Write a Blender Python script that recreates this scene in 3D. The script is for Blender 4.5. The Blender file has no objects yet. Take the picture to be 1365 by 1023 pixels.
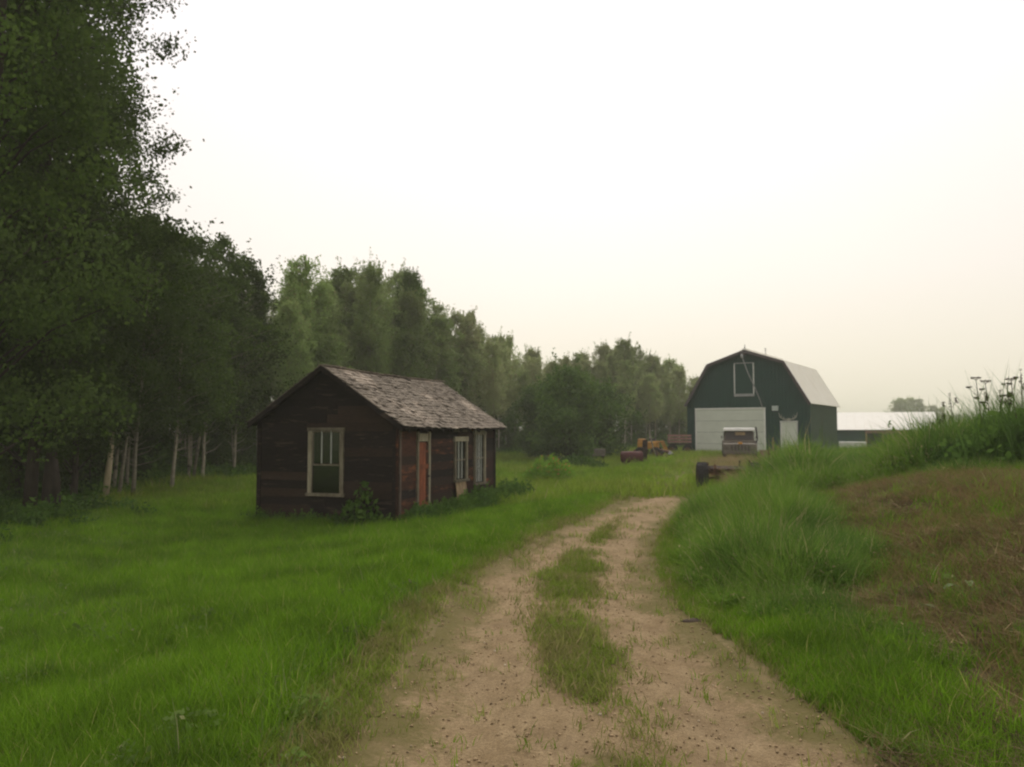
import bpy, math, random
import numpy as np
from mathutils import Vector, Matrix
R = math.radians
random.seed(7)
scene = bpy.context.scene
COL = scene.collection

# ------------------------------------------------------------------ camera, sky, sun, exposure
EYE = 1.65
cam = bpy.data.cameras.new('camera')
cam.sensor_width = 36.0; cam.lens = 28.2
cam.clip_start = 0.05; cam.clip_end = 4000
cam.dof.use_dof = True; cam.dof.focus_distance = 1.25; cam.dof.aperture_fstop = 9.0
cam_o = bpy.data.objects.new('camera', cam); COL.objects.link(cam_o)
cam_o.location = (0, 0, EYE); cam_o.rotation_euler = (R(90 + 3.4), 0, 0)
scene.camera = cam_o

SUN_EL, SUN_AZ = 48, 8           # azimuth clockwise from +Y
world = bpy.data.worlds.new('World'); scene.world = world; world.use_nodes = True
nt = world.node_tree; N = nt.nodes; Lk = nt.links
for n in list(N): N.remove(n)
def nd(t, **k):
    n = N.new(t)
    for a, b in k.items(): setattr(n, a, b)
    return n
sky = nd('ShaderNodeTexSky', sky_type='NISHITA', sun_disc=False)
sky.sun_elevation = R(SUN_EL); sky.sun_rotation = R(SUN_AZ); sky.dust_density = 6; sky.air_density = 1.5
tc = nd('ShaderNodeTexCoord'); sep = nd('ShaderNodeSeparateXYZ')
Lk.new(tc.outputs['Generated'], sep.inputs[0])
ramp = nd('ShaderNodeValToRGB'); ramp.color_ramp.elements[0].position = 0.0
ramp.color_ramp.elements[0].color = (.70, .645, .50, 1)
ramp.color_ramp.elements[1].position = .52; ramp.color_ramp.elements[1].color = (.75, .715, .725, 1)
e = ramp.color_ramp.elements.new(.18); e.color = (.73, .68, .62, 1)
Lk.new(sep.outputs['Z'], ramp.inputs[0])
dot = nd('ShaderNodeVectorMath', operation='DOT_PRODUCT')
se, sa = R(34), R(4)
dot.inputs[1].default_value = (math.sin(sa)*math.cos(se), math.cos(sa)*math.cos(se), math.sin(se))
Lk.new(tc.outputs['Generated'], dot.inputs[0])
mx = nd('ShaderNodeMath', operation='MAXIMUM'); mx.inputs[1].default_value = 0; Lk.new(dot.outputs['Value'], mx.inputs[0])
pw = nd('ShaderNodeMath', operation='POWER'); pw.inputs[1].default_value = 6; Lk.new(mx.outputs[0], pw.inputs[0])
ml = nd('ShaderNodeMath', operation='MULTIPLY_ADD'); ml.inputs[1].default_value = .27; ml.inputs[2].default_value = .93
Lk.new(pw.outputs[0], ml.inputs[0])
cl = nd('ShaderNodeTexNoise'); cl.inputs['Scale'].default_value = 1.6; cl.inputs['Detail'].default_value = 3
Lk.new(tc.outputs['Generated'], cl.inputs['Vector'])
cm = nd('ShaderNodeMath', operation='MULTIPLY_ADD'); cm.inputs[1].default_value = .07; cm.inputs[2].default_value = .965
Lk.new(cl.outputs['Fac'], cm.inputs[0])
mm = nd('ShaderNodeMath', operation='MULTIPLY'); Lk.new(ml.outputs[0], mm.inputs[0]); Lk.new(cm.outputs[0], mm.inputs[1])
m10 = nd('ShaderNodeMath', operation='MULTIPLY'); m10.inputs[1].default_value = 10.0; Lk.new(mm.outputs[0], m10.inputs[0])
vs = nd('ShaderNodeVectorMath', operation='SCALE'); Lk.new(ramp.outputs[0], vs.inputs[0]); Lk.new(m10.outputs[0], vs.inputs['Scale'])
mixc = nd('ShaderNodeMixRGB'); mixc.inputs[0].default_value = .96
Lk.new(sky.outputs[0], mixc.inputs[1]); Lk.new(vs.outputs[0], mixc.inputs[2])
bg = nd('ShaderNodeBackground'); bg.inputs['Strength'].default_value = .1
Lk.new(mixc.outputs[0], bg.inputs['Color'])
wo = nd('ShaderNodeOutputWorld'); Lk.new(bg.outputs[0], wo.inputs['Surface'])

sun = bpy.data.lights.new('sun', 'SUN'); sun.energy = .9; sun.angle = R(40); sun.color = (1, .95, .86)
sun_o = bpy.data.objects.new('sun', sun); COL.objects.link(sun_o)
sd = Vector((math.sin(R(SUN_AZ))*math.cos(R(SUN_EL)), math.cos(R(SUN_AZ))*math.cos(R(SUN_EL)), math.sin(R(SUN_EL))))
sun_o.rotation_euler = sd.to_track_quat('Z', 'Y').to_euler()
vsn = scene.view_settings
vsn.view_transform = 'Standard'; vsn.look = 'None'; vsn.gamma = 1; vsn.use_curve_mapping = False; vsn.exposure = 0.5
scene.render.engine = 'CYCLES'
scene.cycles.max_bounces = 6; scene.cycles.diffuse_bounces = 3; scene.cycles.glossy_bounces = 2
scene.cycles.transmission_bounces = 4; scene.cycles.transparent_max_bounces = 8; scene.cycles.volume_bounces = 1
scene.cycles.use_denoising = True

# ------------------------------------------------------------------ helpers
def noise2(x, y, s=1.0, seed=0):
    x = np.asarray(x, float)*s + seed*17.3; y = np.asarray(y, float)*s - seed*9.1
    xi = np.floor(x).astype(np.int64); yi = np.floor(y).astype(np.int64)
    fx = x-xi; fy = y-yi; fx = fx*fx*(3-2*fx); fy = fy*fy*(3-2*fy)
    def h(a, b):
        n = (a*374761393 + b*668265263 + seed*1274126177) & 0x7fffffff
        n = ((n ^ (n >> 13))*1274126177) & 0x7fffffff
        n = n ^ (n >> 16)
        return (n & 0xffff)/65535.0
    return (h(xi, yi)*(1-fx)+h(xi+1, yi)*fx)*(1-fy)+(h(xi, yi+1)*(1-fx)+h(xi+1, yi+1)*fx)*fy
def fbm(x, y, s=1.0, seed=0, o=3):
    t = 0; a = .5; n = 0
    for i in range(o):
        t = t+a*noise2(x, y, s*2**i, seed+i); n += a; a *= .5
    return t/n
def ss(t):
    t = np.clip(t, 0, 1); return t*t*(3-2*t)

def tag(o, label=None, cat=None, group=None, kind=None):
    if label: o['label'] = label
    if cat: o['category'] = cat
    if group: o['group'] = group
    if kind: o['kind'] = kind
    return o
def empty(name, loc, rz=0, label=None, cat=None, group=None):
    o = bpy.data.objects.new(name, None); COL.objects.link(o)
    o.location = loc; o.rotation_euler = (0, 0, rz); o.empty_display_size = .3
    return tag(o, label, cat, group)
def link(name, me, parent=None):
    o = bpy.data.objects.new(name, me); COL.objects.link(o)
    if parent: o.parent = parent
    return o
def copy_tree(root, loc, rz=0, sc=(1, 1, 1), label=None, group=None, cat=None):
    r = root.copy(); COL.objects.link(r); r.location = loc; r.rotation_euler = (0, 0, rz); r.scale = sc
    if label: r['label'] = label
    if group: r['group'] = group
    if cat: r['category'] = cat
    for ch in list(root.children):
        c = ch.copy(); COL.objects.link(c); c.parent = r
        for g in ch.children:
            d = g.copy(); COL.objects.link(d); d.parent = c
    return r

class MB:
    def __init__(s): s.v = []; s.f = []
    def add(s, vs, fs):
        b = len(s.v); s.v += [tuple(v) for v in vs]; s.f += [tuple(i+b for i in f) for f in fs]; return s
    def box(s, c, d, rot=None, taper=1.0):
        x, y, z = d[0]/2, d[1]/2, d[2]/2
        vs = [(-x,-y,-z),(x,-y,-z),(x,y,-z),(-x,y,-z),(-x*taper,-y*taper,z),(x*taper,-y*taper,z),(x*taper,y*taper,z),(-x*taper,y*taper,z)]
        m = Matrix.Identity(3)
        if rot is not None:
            from mathutils import Euler
            m = Euler(rot).to_matrix()
        c = Vector(c)
        return s.add([c + m @ Vector(v) for v in vs], [(0,3,2,1),(4,5,6,7),(0,1,5,4),(1,2,6,5),(2,3,7,6),(3,0,4,7)])
    def prism(s, poly, y0, y1):     # poly in xz, extruded in y
        n = len(poly)
        vs = [(p[0], y0, p[1]) for p in poly]+[(p[0], y1, p[1]) for p in poly]
        fs = [tuple(range(n)), tuple(range(2*n-1, n-1, -1))]+[(i, i+n, (i+1) % n+n, (i+1) % n) for i in range(n)]
        return s.add(vs, fs)
    def tube(s, pts, rad, n=8, cap=True):
        pts = [Vector(p) for p in pts]
        if not hasattr(rad, '__len__'): rad = [rad]*len(pts)
        rings = []
        for i, p in enumerate(pts):
            d = (pts[min(i+1, len(pts)-1)]-pts[max(i-1, 0)]).normalized()
            a = d.orthogonal().normalized() if abs(d.z) < .9 else d.cross(Vector((1, 0, 0))).normalized()
            b = d.cross(a)
            rings.append([p+(a*math.cos(2*math.pi*k/n)+b*math.sin(2*math.pi*k/n))*rad[i] for k in range(n)])
        vs = [v for r in rings for v in r]; fs = []
        for i in range(len(pts)-1):
            for k in range(n):
                fs.append((i*n+k, i*n+(k+1) % n, (i+1)*n+(k+1) % n, (i+1)*n+k))
        if cap: fs += [tuple(range(n-1, -1, -1)), tuple((len(pts)-1)*n+k for k in range(n))]
        return s.add(vs, fs)
    def lathe(s, prof, c, axis='x', n=24):  # prof: (radius, along)
        vs = []; fs = []; m = len(prof)
        for k in range(n):
            a = 2*math.pi*k/n
            for r, t in prof:
                p = {'x': (t, r*math.cos(a), r*math.sin(a)), 'y': (r*math.cos(a), t, r*math.sin(a)), 'z': (r*math.cos(a), r*math.sin(a), t)}[axis]
                vs.append((p[0]+c[0], p[1]+c[1], p[2]+c[2]))
        for k in range(n):
            for j in range(m-1):
                fs.append((k*m+j, ((k+1) % n)*m+j, ((k+1) % n)*m+j+1, k*m+j+1))
        return s.add(vs, fs)
    def mesh(s, name, mat, smooth=False):
        me = bpy.data.meshes.new(name); me.from_pydata(s.v, [], s.f); me.materials.append(mat)
        if smooth: me.polygons.foreach_set('use_smooth', [True]*len(me.polygons))
        me.validate(); me.update(); return me
    def build(s, name, mat, parent=None, smooth=False, bevel=0):
        o = link(name, s.mesh(name, mat, smooth), parent)
        if bevel:
            b = o.modifiers.new('bevel', 'BEVEL'); b.width = bevel; b.segments = 2; b.limit_method = 'ANGLE'
        return o

def npmesh(name, V, F, mat, attrs=None, smooth=False):
    """V (n,3); F (m,k) constant k, or list of arrays"""
    me = bpy.data.meshes.new(name)
    Fs = F if isinstance(F, list) else [F]
    Fs = [f for f in Fs if len(f)]
    loops = np.concatenate([f.ravel() for f in Fs]).astype(np.int32)
    sizes = np.concatenate([np.full(len(f), f.shape[1]) for f in Fs]).astype(np.int32)
    starts = np.concatenate([[0], np.cumsum(sizes)[:-1]]).astype(np.int32)
    me.vertices.add(len(V)); me.vertices.foreach_set('co', np.asarray(V, np.float32).ravel())
    me.loops.add(len(loops)); me.loops.foreach_set('vertex_index', loops)
    me.polygons.add(len(sizes)); me.polygons.foreach_set('loop_start', starts)
    try: me.polygons.foreach_set('loop_total', sizes)
    except Exception: pass
    if smooth: me.polygons.foreach_set('use_smooth', np.ones(len(sizes), bool))
    me.update(calc_edges=True)
    for k, a in (attrs or {}).items():
        at = me.attributes.new(k, 'FLOAT', 'POINT'); at.data.foreach_set('value', np.asarray(a, np.float32))
    if mat: me.materials.append(mat)
    return me

# ------------------------------------------------------------------ materials
class NT:
    def __init__(s, m):
        s.t = m.node_tree; s.t.nodes.clear()
    def n(s, t, inp=None, **k):
        x = s.t.nodes.new(t)
        for a, b in k.items(): setattr(x, a, b)
        for a, b in (inp or {}).items():
            if isinstance(b, bpy.types.NodeSocket): s.t.links.new(b, x.inputs[a])
            else: x.inputs[a].default_value = b
        return x
    def ramp(s, fac, stops):
        r = s.n('ShaderNodeValToRGB', {0: fac}); cr = r.color_ramp
        while len(cr.elements) < len(stops): cr.elements.new(.5)
        for e, (p, c) in zip(cr.elements, stops):
            e.position = p; e.color = (*c, 1) if len(c) == 3 else c
        return r.outputs[0]
    def mix(s, f, a, b, mode='MIX'):
        x = s.n('ShaderNodeMixRGB', {0: f, 1: a if isinstance(a, bpy.types.NodeSocket) else (*a, 1), 2: b if isinstance(b, bpy.types.NodeSocket) else (*b, 1)}, blend_type=mode)
        return x.outputs[0]
    def math(s, op, a, b=0, c=0, clamp=False):
        x = s.n('ShaderNodeMath', {0: a, 1: b, 2: c}, operation=op); x.use_clamp = clamp; return x.outputs[0]
    def noise(s, vec, scale, detail=4, rough=.6):
        i = {'Scale': scale, 'Detail': detail, 'Roughness': rough}
        if vec is not None: i['Vector'] = vec
        return s.n('ShaderNodeTexNoise', i).outputs['Fac']
    def out(s, sh): s.n('ShaderNodeOutputMaterial', {'Surface': sh})
def newmat(name):
    m = bpy.data.materials.new(name); m.use_nodes = True; return m, NT(m)

def leafmat(name, c0, c1, c2=None, wscale=.35, transl=.35, dry=None, dryamt=0.0):
    """c0..c1 by island random, patches by world noise toward c2"""
    m, t = newmat(name)
    g = t.n('ShaderNodeNewGeometry'); oi = t.n('ShaderNodeObjectInfo')
    rnd = g.outputs['Random Per Island']
    r2 = t.math('FRACT', t.math('ADD', rnd, oi.outputs['Random']))
    col = t.mix(r2, c0, c1)
    nz = t.noise(g.outputs['Position'], wscale, 3)
    if c2:
        f = t.ramp(nz, [(.42, (0, 0, 0)), (.62, (1, 1, 1))])
        col = t.mix(t.math('MULTIPLY', f, .75), col, c2)
    if dry:
        f = t.math('GREATER_THAN', t.math('FRACT', t.math('MULTIPLY', r2, 7.31)), 1-dryamt)
        col = t.mix(f, col, dry)
    hsv = t.n('ShaderNodeHueSaturation', {'Value': t.math('MULTIPLY_ADD', oi.outputs['Random'], .6, .7), 'Color': col})
    d = t.n('ShaderNodeBsdfDiffuse', {'Color': hsv.outputs[0]})
    tr = t.n('ShaderNodeBsdfTranslucent', {'Color': hsv.outputs[0]})
    mx = t.n('ShaderNodeMixShader', {0: transl, 1: d.outputs[0], 2: tr.outputs[0]})
    t.out(mx.outputs[0]); return m

def surf(name, base, var, scale=6, rough=.8, bump=.2, stretch=(1, 1, 1), metal=0, extra=None, spec=.3):
    m, t = newmat(name)
    tcn = t.n('ShaderNodeTexCoord'); oi = t.n('ShaderNodeObjectInfo')
    mp = t.n('ShaderNodeMapping', {'Vector': tcn.outputs['Object'], 'Scale': stretch})
    off = t.n('ShaderNodeVectorMath', {0: mp.outputs[0]}, operation='ADD')
    cb = t.n('ShaderNodeCombineXYZ', {0: t.math('MULTIPLY', oi.outputs['Random'], 31), 1: t.math('MULTIPLY', oi.outputs['Random'], 77), 2: 0.0})
    t.t.links.new(cb.outputs[0], off.inputs[1])
    v = off.outputs[0]
    n1 = t.noise(v, scale, 6, .65); n2 = t.noise(v, scale*.22, 3)
    col = t.mix(t.ramp(n1, [(.3, (0, 0, 0)), (.7, (1, 1, 1))]), base, var)
    if extra: col = t.mix(t.ramp(n2, [(extra[1], (0, 0, 0)), (extra[1]+.12, (1, 1, 1))]), col, extra[0])
    hsv = t.n('ShaderNodeHueSaturation', {'Value': t.math('MULTIPLY_ADD', oi.outputs['Random'], .5, .75) if spec != .31 else 1.0, 'Color': col})
    p = t.n('ShaderNodeBsdfPrincipled', {'Base Color': hsv.outputs[0], 'Roughness': rough, 'Metallic': metal, 'Specular IOR Level': spec})
    if bump:
        b = t.n('ShaderNodeBump', {'Strength': bump, 'Distance': .02, 'Height': n1}); t.t.links.new(b.outputs[0], p.inputs['Normal'])
    t.out(p.outputs[0]); return m

M = {}
M['wood_dark'] = surf('wood_dark', (.021, .015, .012), (.009, .007, .006), 9, .85, .5, (1, 1, 6), extra=((.06, .042, .03), .58), spec=.15)
M['wood_red'] = surf('wood_red', (.060, .026, .016), (.018, .012, .010), 9, .85, .5, (1, 1, 6), extra=((.17, .060, .026), .56), spec=.15)
M['wood_orange'] = surf('wood_orange', (.085, .034, .020), (.030, .017, .013), 7, .85, .5, (1, 1, 4), extra=((.15, .055, .025), .54), spec=.15)
M['wood_brown'] = surf('wood_brown', (.045, .027, .018), (.020, .014, .011), 9, .85, .4, (1, 1, 6), spec=.15)
M['wood_worn'] = surf('wood_worn', (.13, .10, .075), (.05, .035, .028), 10, .85, .3, (1, 1, .4), spec=.1)
M['trim_grey'] = surf('trim_grey', (.20, .175, .12), (.09, .075, .05), 12, .8, .3, (1, 1, .3), spec=.2)
M['trim_pale'] = surf('trim_pale', (.33, .30, .21), (.15, .13, .085), 12, .8, .3, (1, 1, .3), spec=.2)
M['muntin'] = surf('muntin', (.46, .47, .42), (.3, .3, .27), 20, .7, .1, spec=.2)
M['door_orange'] = surf('door_orange', (.27, .080, .032), (.11, .036, .020), 5, .7, .2, (1, 1, .5), extra=((.12, .03, .02), .55), spec=.2)
M['panel_tan'] = surf('panel_tan', (.33, .24, .13), (.17, .12, .07), 7, .8, .3, spec=.2)
M['shingle'] = surf('shingle', (.26, .22, .17), (.10, .082, .062), 5, .95, .6, (1, 1, 1), extra=((.36, .30, .235), .55), spec=.15)
M['interior'] = surf('interior', (.035, .03, .025), (.02, .018, .015), 4, .9, 0, spec=.1)
M['barn_green'] = surf('barn_green', (.008, .046, .034), (.006, .036, .027), 1.5, .5, .05, extra=((.012, .052, .040), .6), spec=.31)
M['barn_side_lit'] = surf('barn_side_lit', (.060, .10, .062), (.046, .082, .050), 1.5, .5, .05, extra=((.06, .065, .04), .6), spec=.31)  # side siding: reflected light on the metal put into a lighter green
M['roof_white'] = surf('roof_white', (.88, .85, .76), (.80, .76, .66), 1.2, .5, .05, extra=((.66, .60, .50), .70), spec=.31)
M['roof_dull'] = surf('roof_dull', (.78, .76, .68), (.72, .69, .60), 1.2, .6, .05, extra=((.50, .42, .35), .66), spec=.31)
M['door_white'] = surf('door_white', (.60, .62, .52), (.52, .54, .45), 1.5, .5, .05, extra=((.46, .47, .38), .62), spec=.31)
M['white'] = surf('white', (.75, .74, .68), (.60, .59, .53), 4, .5, .05, spec=.3)
M['fascia'] = surf('fascia', (.10, .085, .08), (.06, .05, .05), 4, .6, .1, spec=.3)
M['rust'] = surf('rust', (.11, .055, .032), (.055, .032, .022), 14, .9, .4, extra=((.22, .13, .08), .55), spec=.2)
M['rubber'] = surf('rubber', (.022, .021, .020), (.035, .032, .028), 18, .85, .3, spec=.2)
M['truck_body'] = surf('truck_body', (.17, .145, .11), (.10, .085, .065), 3, .6, .1, extra=((.12, .065, .04), .6), spec=.3)
M['dark_metal'] = surf('dark_metal', (.03, .027, .027), (.05, .04, .035), 10, .6, .2, spec=.4)
M['red'] = surf('red', (.11, .018, .016), (.06, .02, .018), 6, .7, .2, extra=((.16, .09, .05), .6), spec=.3)
M['yellow'] = surf('yellow', (.40, .20, .025), (.24, .11, .02), 6, .6, .2, extra=((.2, .10, .04), .6), spec=.3)
M['pinkish'] = surf('pinkish', (.30, .16, .13), (.16, .10, .085), 6, .8, .2, spec=.2)
M['galv'] = surf('galv', (.36, .36, .34), (.25, .25, .24), 8, .5, .1, spec=.4)
M['galv_dull'] = surf('galv_dull', (.15, .13, .10), (.09, .075, .06), 8, .6, .1, spec=.3)
M['lamp_glass'] = surf('lamp_glass', (.42, .46, .42), (.34, .37, .34), 8, .3, 0, spec=.5)
M['antler'] = surf('antler', (.42, .40, .34), (.28, .26, .2), 12, .7, .2, spec=.3)
M['amber'] = surf('amber', (.6, .28, .04), (.45, .2, .03), 6, .3, 0, spec=.5)
M['stone'] = surf('stone', (.13, .10, .075), (.07, .055, .042), 9, .95, .6, spec=.1)
M['bark_pale'] = surf('bark_pale', (.38, .34, .25), (.18, .16, .12), 5, .9, .4, (1, 1, 1.6), extra=((.05, .045, .035), .60), spec=.1)
M['bark_dark'] = surf('bark_dark', (.065, .052, .038), (.03, .025, .02), 8, .95, .6, (1, 1, .3), spec=.1)
M['wood_white'] = surf('wood_white', (.50, .42, .28), (.3, .24, .15), 6, .85, .3, (1, 1, .3), spec=.1)

m, t = newmat('glass_old')
gl = t.n('ShaderNodeBsdfGlossy', {'Color': (.55, .57, .52, 1), 'Roughness': .12})
tr = t.n('ShaderNodeBsdfTransparent', {'Color': (.75, .78, .72, 1)})
fr = t.n('ShaderNodeFresnel', {'IOR': 1.5})
mx = t.n('ShaderNodeMixShader', {0: t.math('ADD', fr.outputs[0], .03), 1: tr.outputs[0], 2: gl.outputs[0]})
t.out(mx.outputs[0]); M['glass'] = m

G = leafmat
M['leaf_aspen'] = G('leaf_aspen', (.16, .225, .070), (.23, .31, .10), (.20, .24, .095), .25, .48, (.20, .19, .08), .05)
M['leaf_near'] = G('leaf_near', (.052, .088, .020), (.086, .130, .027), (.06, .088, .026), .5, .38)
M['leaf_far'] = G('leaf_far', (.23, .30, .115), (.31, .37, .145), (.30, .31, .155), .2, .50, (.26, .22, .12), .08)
M['leaf_spruce'] = G('leaf_spruce', (.030, .052, .022), (.048, .072, .028), None, .3, .1)
M['leaf_willow'] = G('leaf_willow', (.066, .118, .030), (.105, .160, .040), (.050, .085, .026), .8, .40)
M['leaf_bush'] = G('leaf_bush', (.16, .30, .03), (.22, .37, .05), None, .8, .4)
M['leaf_weed'] = G('leaf_weed', (.080, .155, .026), (.125, .215, .040), (.06, .118, .03), .8, .38)
M['lawn'] = G('lawn', (.120, .245, .014), (.190, .330, .024), (.095, .170, .018), .9, .42, (.34, .33, .10), .04)
M['track_grass'] = G('track_grass', (.16, .24, .03), (.22, .29, .045), (.24, .22, .08), 1.3, .40, (.32, .26, .13), .18)
M['yard'] = G('yard', (.17, .27, .024), (.24, .35, .04), (.21, .24, .045), .25, .42, (.32, .30, .11), .06)
M['tall'] = G('tall', (.120, .225, .028), (.200, .310, .050), (.075, .150, .030), .8, .42, (.36, .32, .15), .09)
M['drygrass'] = G('drygrass', (.27, .19, .085), (.17, .12, .058), (.20, .17, .06), .9, .3, (.13, .20, .035), .16)
M['straw'] = G('straw', (.38, .29, .15), (.29, .22, .11), (.24, .21, .10), .9, .35)
M['thatch'] = G('thatch', (.16, .11, .062), (.055, .04, .026), (.40, .31, .16), 2.2, .2)
M['flower_white'] = G('flower_white', (.7, .7, .62), (.6, .6, .5), None, .5, .3)
M['flower_orange'] = G('flower_orange', (.50, .19, .07), (.38, .13, .06), None, .5, .3)
M['leaf_pale'] = G('leaf_pale', (.22, .29, .14), (.28, .33, .18), None, .5, .3)
M['seedhead'] = G('seedhead', (.075, .055, .032), (.05, .038, .024), None, .5, .2)
M['far_tree'] = G('far_tree', (.075, .095, .05), (.10, .115, .06), None, .02, .2)

# ground material: attributes say where soil, dry mown slope and lane lie
def groundmat():
    m, t = newmat('ground')
    g = t.n('ShaderNodeNewGeometry'); P = g.outputs['Position']
    def at(n): return t.n('ShaderNodeAttribute', attribute_name=n).outputs['Fac']
    n1 = t.noise(P, 9, 6, .7); n2 = t.noise(P, .6, 4); n3 = t.noise(P, 45, 4, .7)
    green = t.mix(t.ramp(n1, [(.35, (0, 0, 0)), (.7, (1, 1, 1))]), (.06, .115, .014), (.11, .19, .02))
    green = t.mix(t.ramp(n2, [(.4, (0, 0, 0)), (.65, (1, 1, 1))]), green, (.058, .098, .018))
    brown = t.mix(t.ramp(n1, [(.35, (0, 0, 0)), (.65, (1, 1, 1))]), (.085, .058, .032), (.19, .13, .062))
    brown = t.mix(t.math('MULTIPLY', t.ramp(n2, [(.46, (0, 0, 0)), (.60, (1, 1, 1))]), .75), brown, (.045, .032, .02))
    brown = t.mix(t.ramp(n3, [(.4, (0, 0, 0)), (.7, (1, 1, 1))]), brown, (.10, .085, .035))
    lane = t.mix(t.ramp(n1, [(.35, (0, 0, 0)), (.65, (1, 1, 1))]), (.13, .115, .045), (.22, .165, .080))
    f = t.math('ADD', at('brown'), t.math('MULTIPLY_ADD', n1, .5, -.25), clamp=True)
    col = t.mix(t.ramp(f, [(.35, (0, 0, 0)), (.65, (1, 1, 1))]), green, brown)
    f2 = t.math('ADD', at('lane'), t.math('MULTIPLY_ADD', n1, .6, -.3), clamp=True)
    col = t.mix(t.ramp(f2, [(.3, (0, 0, 0)), (.7, (1, 1, 1))]), col, lane)
    p = t.n('ShaderNodeBsdfPrincipled', {'Base Color': col, 'Roughness': .95, 'Specular IOR Level': .1})
    b = t.n('ShaderNodeBump', {'Strength': .6, 'Distance': .04, 'Height': n1}); t.t.links.new(b.outputs[0], p.inputs['Normal'])
    t.out(p.outputs[0]); return m
M['ground'] = groundmat()
def dirtmat():
    m, t = newmat('dirt_track')
    g = t.n('ShaderNodeNewGeometry'); P = g.outputs['Position']
    mp = t.n('ShaderNodeMapping', {'Vector': P, 'Scale': (1, .55, 1)}).outputs[0]
    a = t.n('ShaderNodeAttribute', attribute_name='wear').outputs['Fac']
    n1 = t.noise(mp, 5, 6, .7); n2 = t.noise(P, 60, 5, .75); n3 = t.noise(P, 18, 5, .7); n4 = t.noise(mp, 1.2, 4)
    col = t.mix(t.ramp(n1, [(.35, (0, 0, 0)), (.65, (1, 1, 1))]), (.27, .192, .098), (.42, .312, .172))
    col = t.mix(t.math('MULTIPLY', t.ramp(n2, [(.42, (1, 1, 1)), (.6, (0, 0, 0))]), .55), col, (.17, .115, .065))
    col = t.mix(t.math('MULTIPLY', t.ramp(n3, [(.5, (0, 0, 0)), (.68, (1, 1, 1))]), .5), col, (.20, .145, .075))
    f = t.math('ADD', t.math('SUBTRACT', 1.0, a), t.math('MULTIPLY_ADD', n3, 1.1, -.55), clamp=True)
    col = t.mix(t.ramp(f, [(.3, (0, 0, 0)), (.8, (1, 1, 1))]), col, (.16, .135, .05))
    col = t.mix(t.math('MULTIPLY', t.ramp(n4, [(.5, (0, 0, 0)), (.7, (1, 1, 1))]), .3), col, (.20, .145, .085))
    p = t.n('ShaderNodeBsdfPrincipled', {'Base Color': col, 'Roughness': .97, 'Specular IOR Level': .1})
    h = t.math('ADD', t.math('MULTIPLY', n3, .8), t.math('MULTIPLY', n2, .5))
    b = t.n('ShaderNodeBump', {'Strength': .8, 'Distance': .035, 'Height': h}); t.t.links.new(b.outputs[0], p.inputs['Normal'])
    t.out(p.outputs[0]); return m
M['dirt'] = dirtmat()

# ------------------------------------------------------------------ terrain
PY = [0, 3.9, 5.8, 8, 10.7, 13.5, 17, 20.8, 24, 30, 38, 47]
PXC = [.6, .53, .47, .47, .90, 1.60, 2.75, 4.15, 5.3, 7.3, 10.0, 12.5]
PHW = [1.4, 1.32, 1.22, 1.05, .94, .86, .85, 1.0, 1.3, 1.8, 2.2, 2.6]
def pc(y): return np.interp(y, PY, PXC)
def ph(y): return np.interp(y, PY, PHW)
def gz(x, y):
    x = np.asarray(x, float); y = np.asarray(y, float)
    c = pc(y); h = ph(y)
    z = -.36*ss((c-h-x)/4.5)*(1-.6*ss((y-34)/25))
    bk = ss((x-(c+h+.15))/5.6)
    amp = np.interp(y, [-20, 0, 4, 9, 13, 18, 26, 36, 48], [.7, .75, .85, 1.0, 1.0, .72, .42, .15, 0])
    far = 1-ss((x-12)/14)*.6
    z = z+bk*amp*far
    z = z+.13*ss((y-30)/16)*ss((x-2)/8)*(1-ss((y-60)/12))
    z = z-.45*ss((y-58)/16)*ss((x-18)/12)*(1-ss((y-120)/80))
    off = 1-np.exp(-((x-c)/(h+.6))**2)
    z = z+(fbm(x, y, .35, 3)-.5)*.20*off+(noise2(x, y, 1.9, 8)-.5)*.035
    rut = np.exp(-((np.abs(x-c)-h*.62)/.28)**2)*(1-ss((y-18)/6))
    z = z-.045*rut
    return z
def graded(lim, n, p):
    t = np.linspace(-1, 1, n); return np.sign(t)*lim*np.abs(t)**p
def brown_mask(x, y):
    # mown slope on the right
    left = np.interp(y, [3, 4, 6, 8, 10, 12.5, 15, 17], [1.9, 2.05, 2.45, 3.2, 3.9, 4.5, 5.3, 6.5])
    top = np.interp(x, [4, 6.5, 8, 10, 14], [15.5, 15.2, 12.6, 12.0, 12.0])
    d = np.minimum(x-left, (top-y)*1.0)+(fbm(x, y, .9, 21)-.5)*1.3
    return ss(d/.8+.3)
def lane_mask(x, y):
    c = pc(y); h = ph(y)
    a = 1-ss((np.abs(x-c)-h*.85)/(.35+h*.5))
    left = ss((c-h*.6-x)/.3)*(1-ss((c-h-.6-x)/.5))*(1-ss((y-6)/5))
    # second worn lane bending off to the left beyond the shed
    b = np.exp(-((y-(27+.45*(6-x)))/2.0)**2)*ss((x+3)/3)*(1-ss((x-8)/3))*.55
    return np.clip(np.maximum(np.maximum(a, left*.9), b)*(1-ss((y-32)/14)), 0, 1)
xs = np.unique(np.concatenate([graded(1150, 150, 5.0), np.arange(-14, 14, .16), np.arange(-2.4, 7, .08), np.arange(14, 50, .8), np.arange(-40, -14, .8)]))
ys = np.unique(np.concatenate([graded(1150, 150, 5.0), np.arange(1.0, 24, .08), np.arange(24, 95, .6)]))
X, Y = np.meshgrid(xs, ys)
Z = gz(X, Y); GX, GY, GZ = xs, ys, Z
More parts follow.
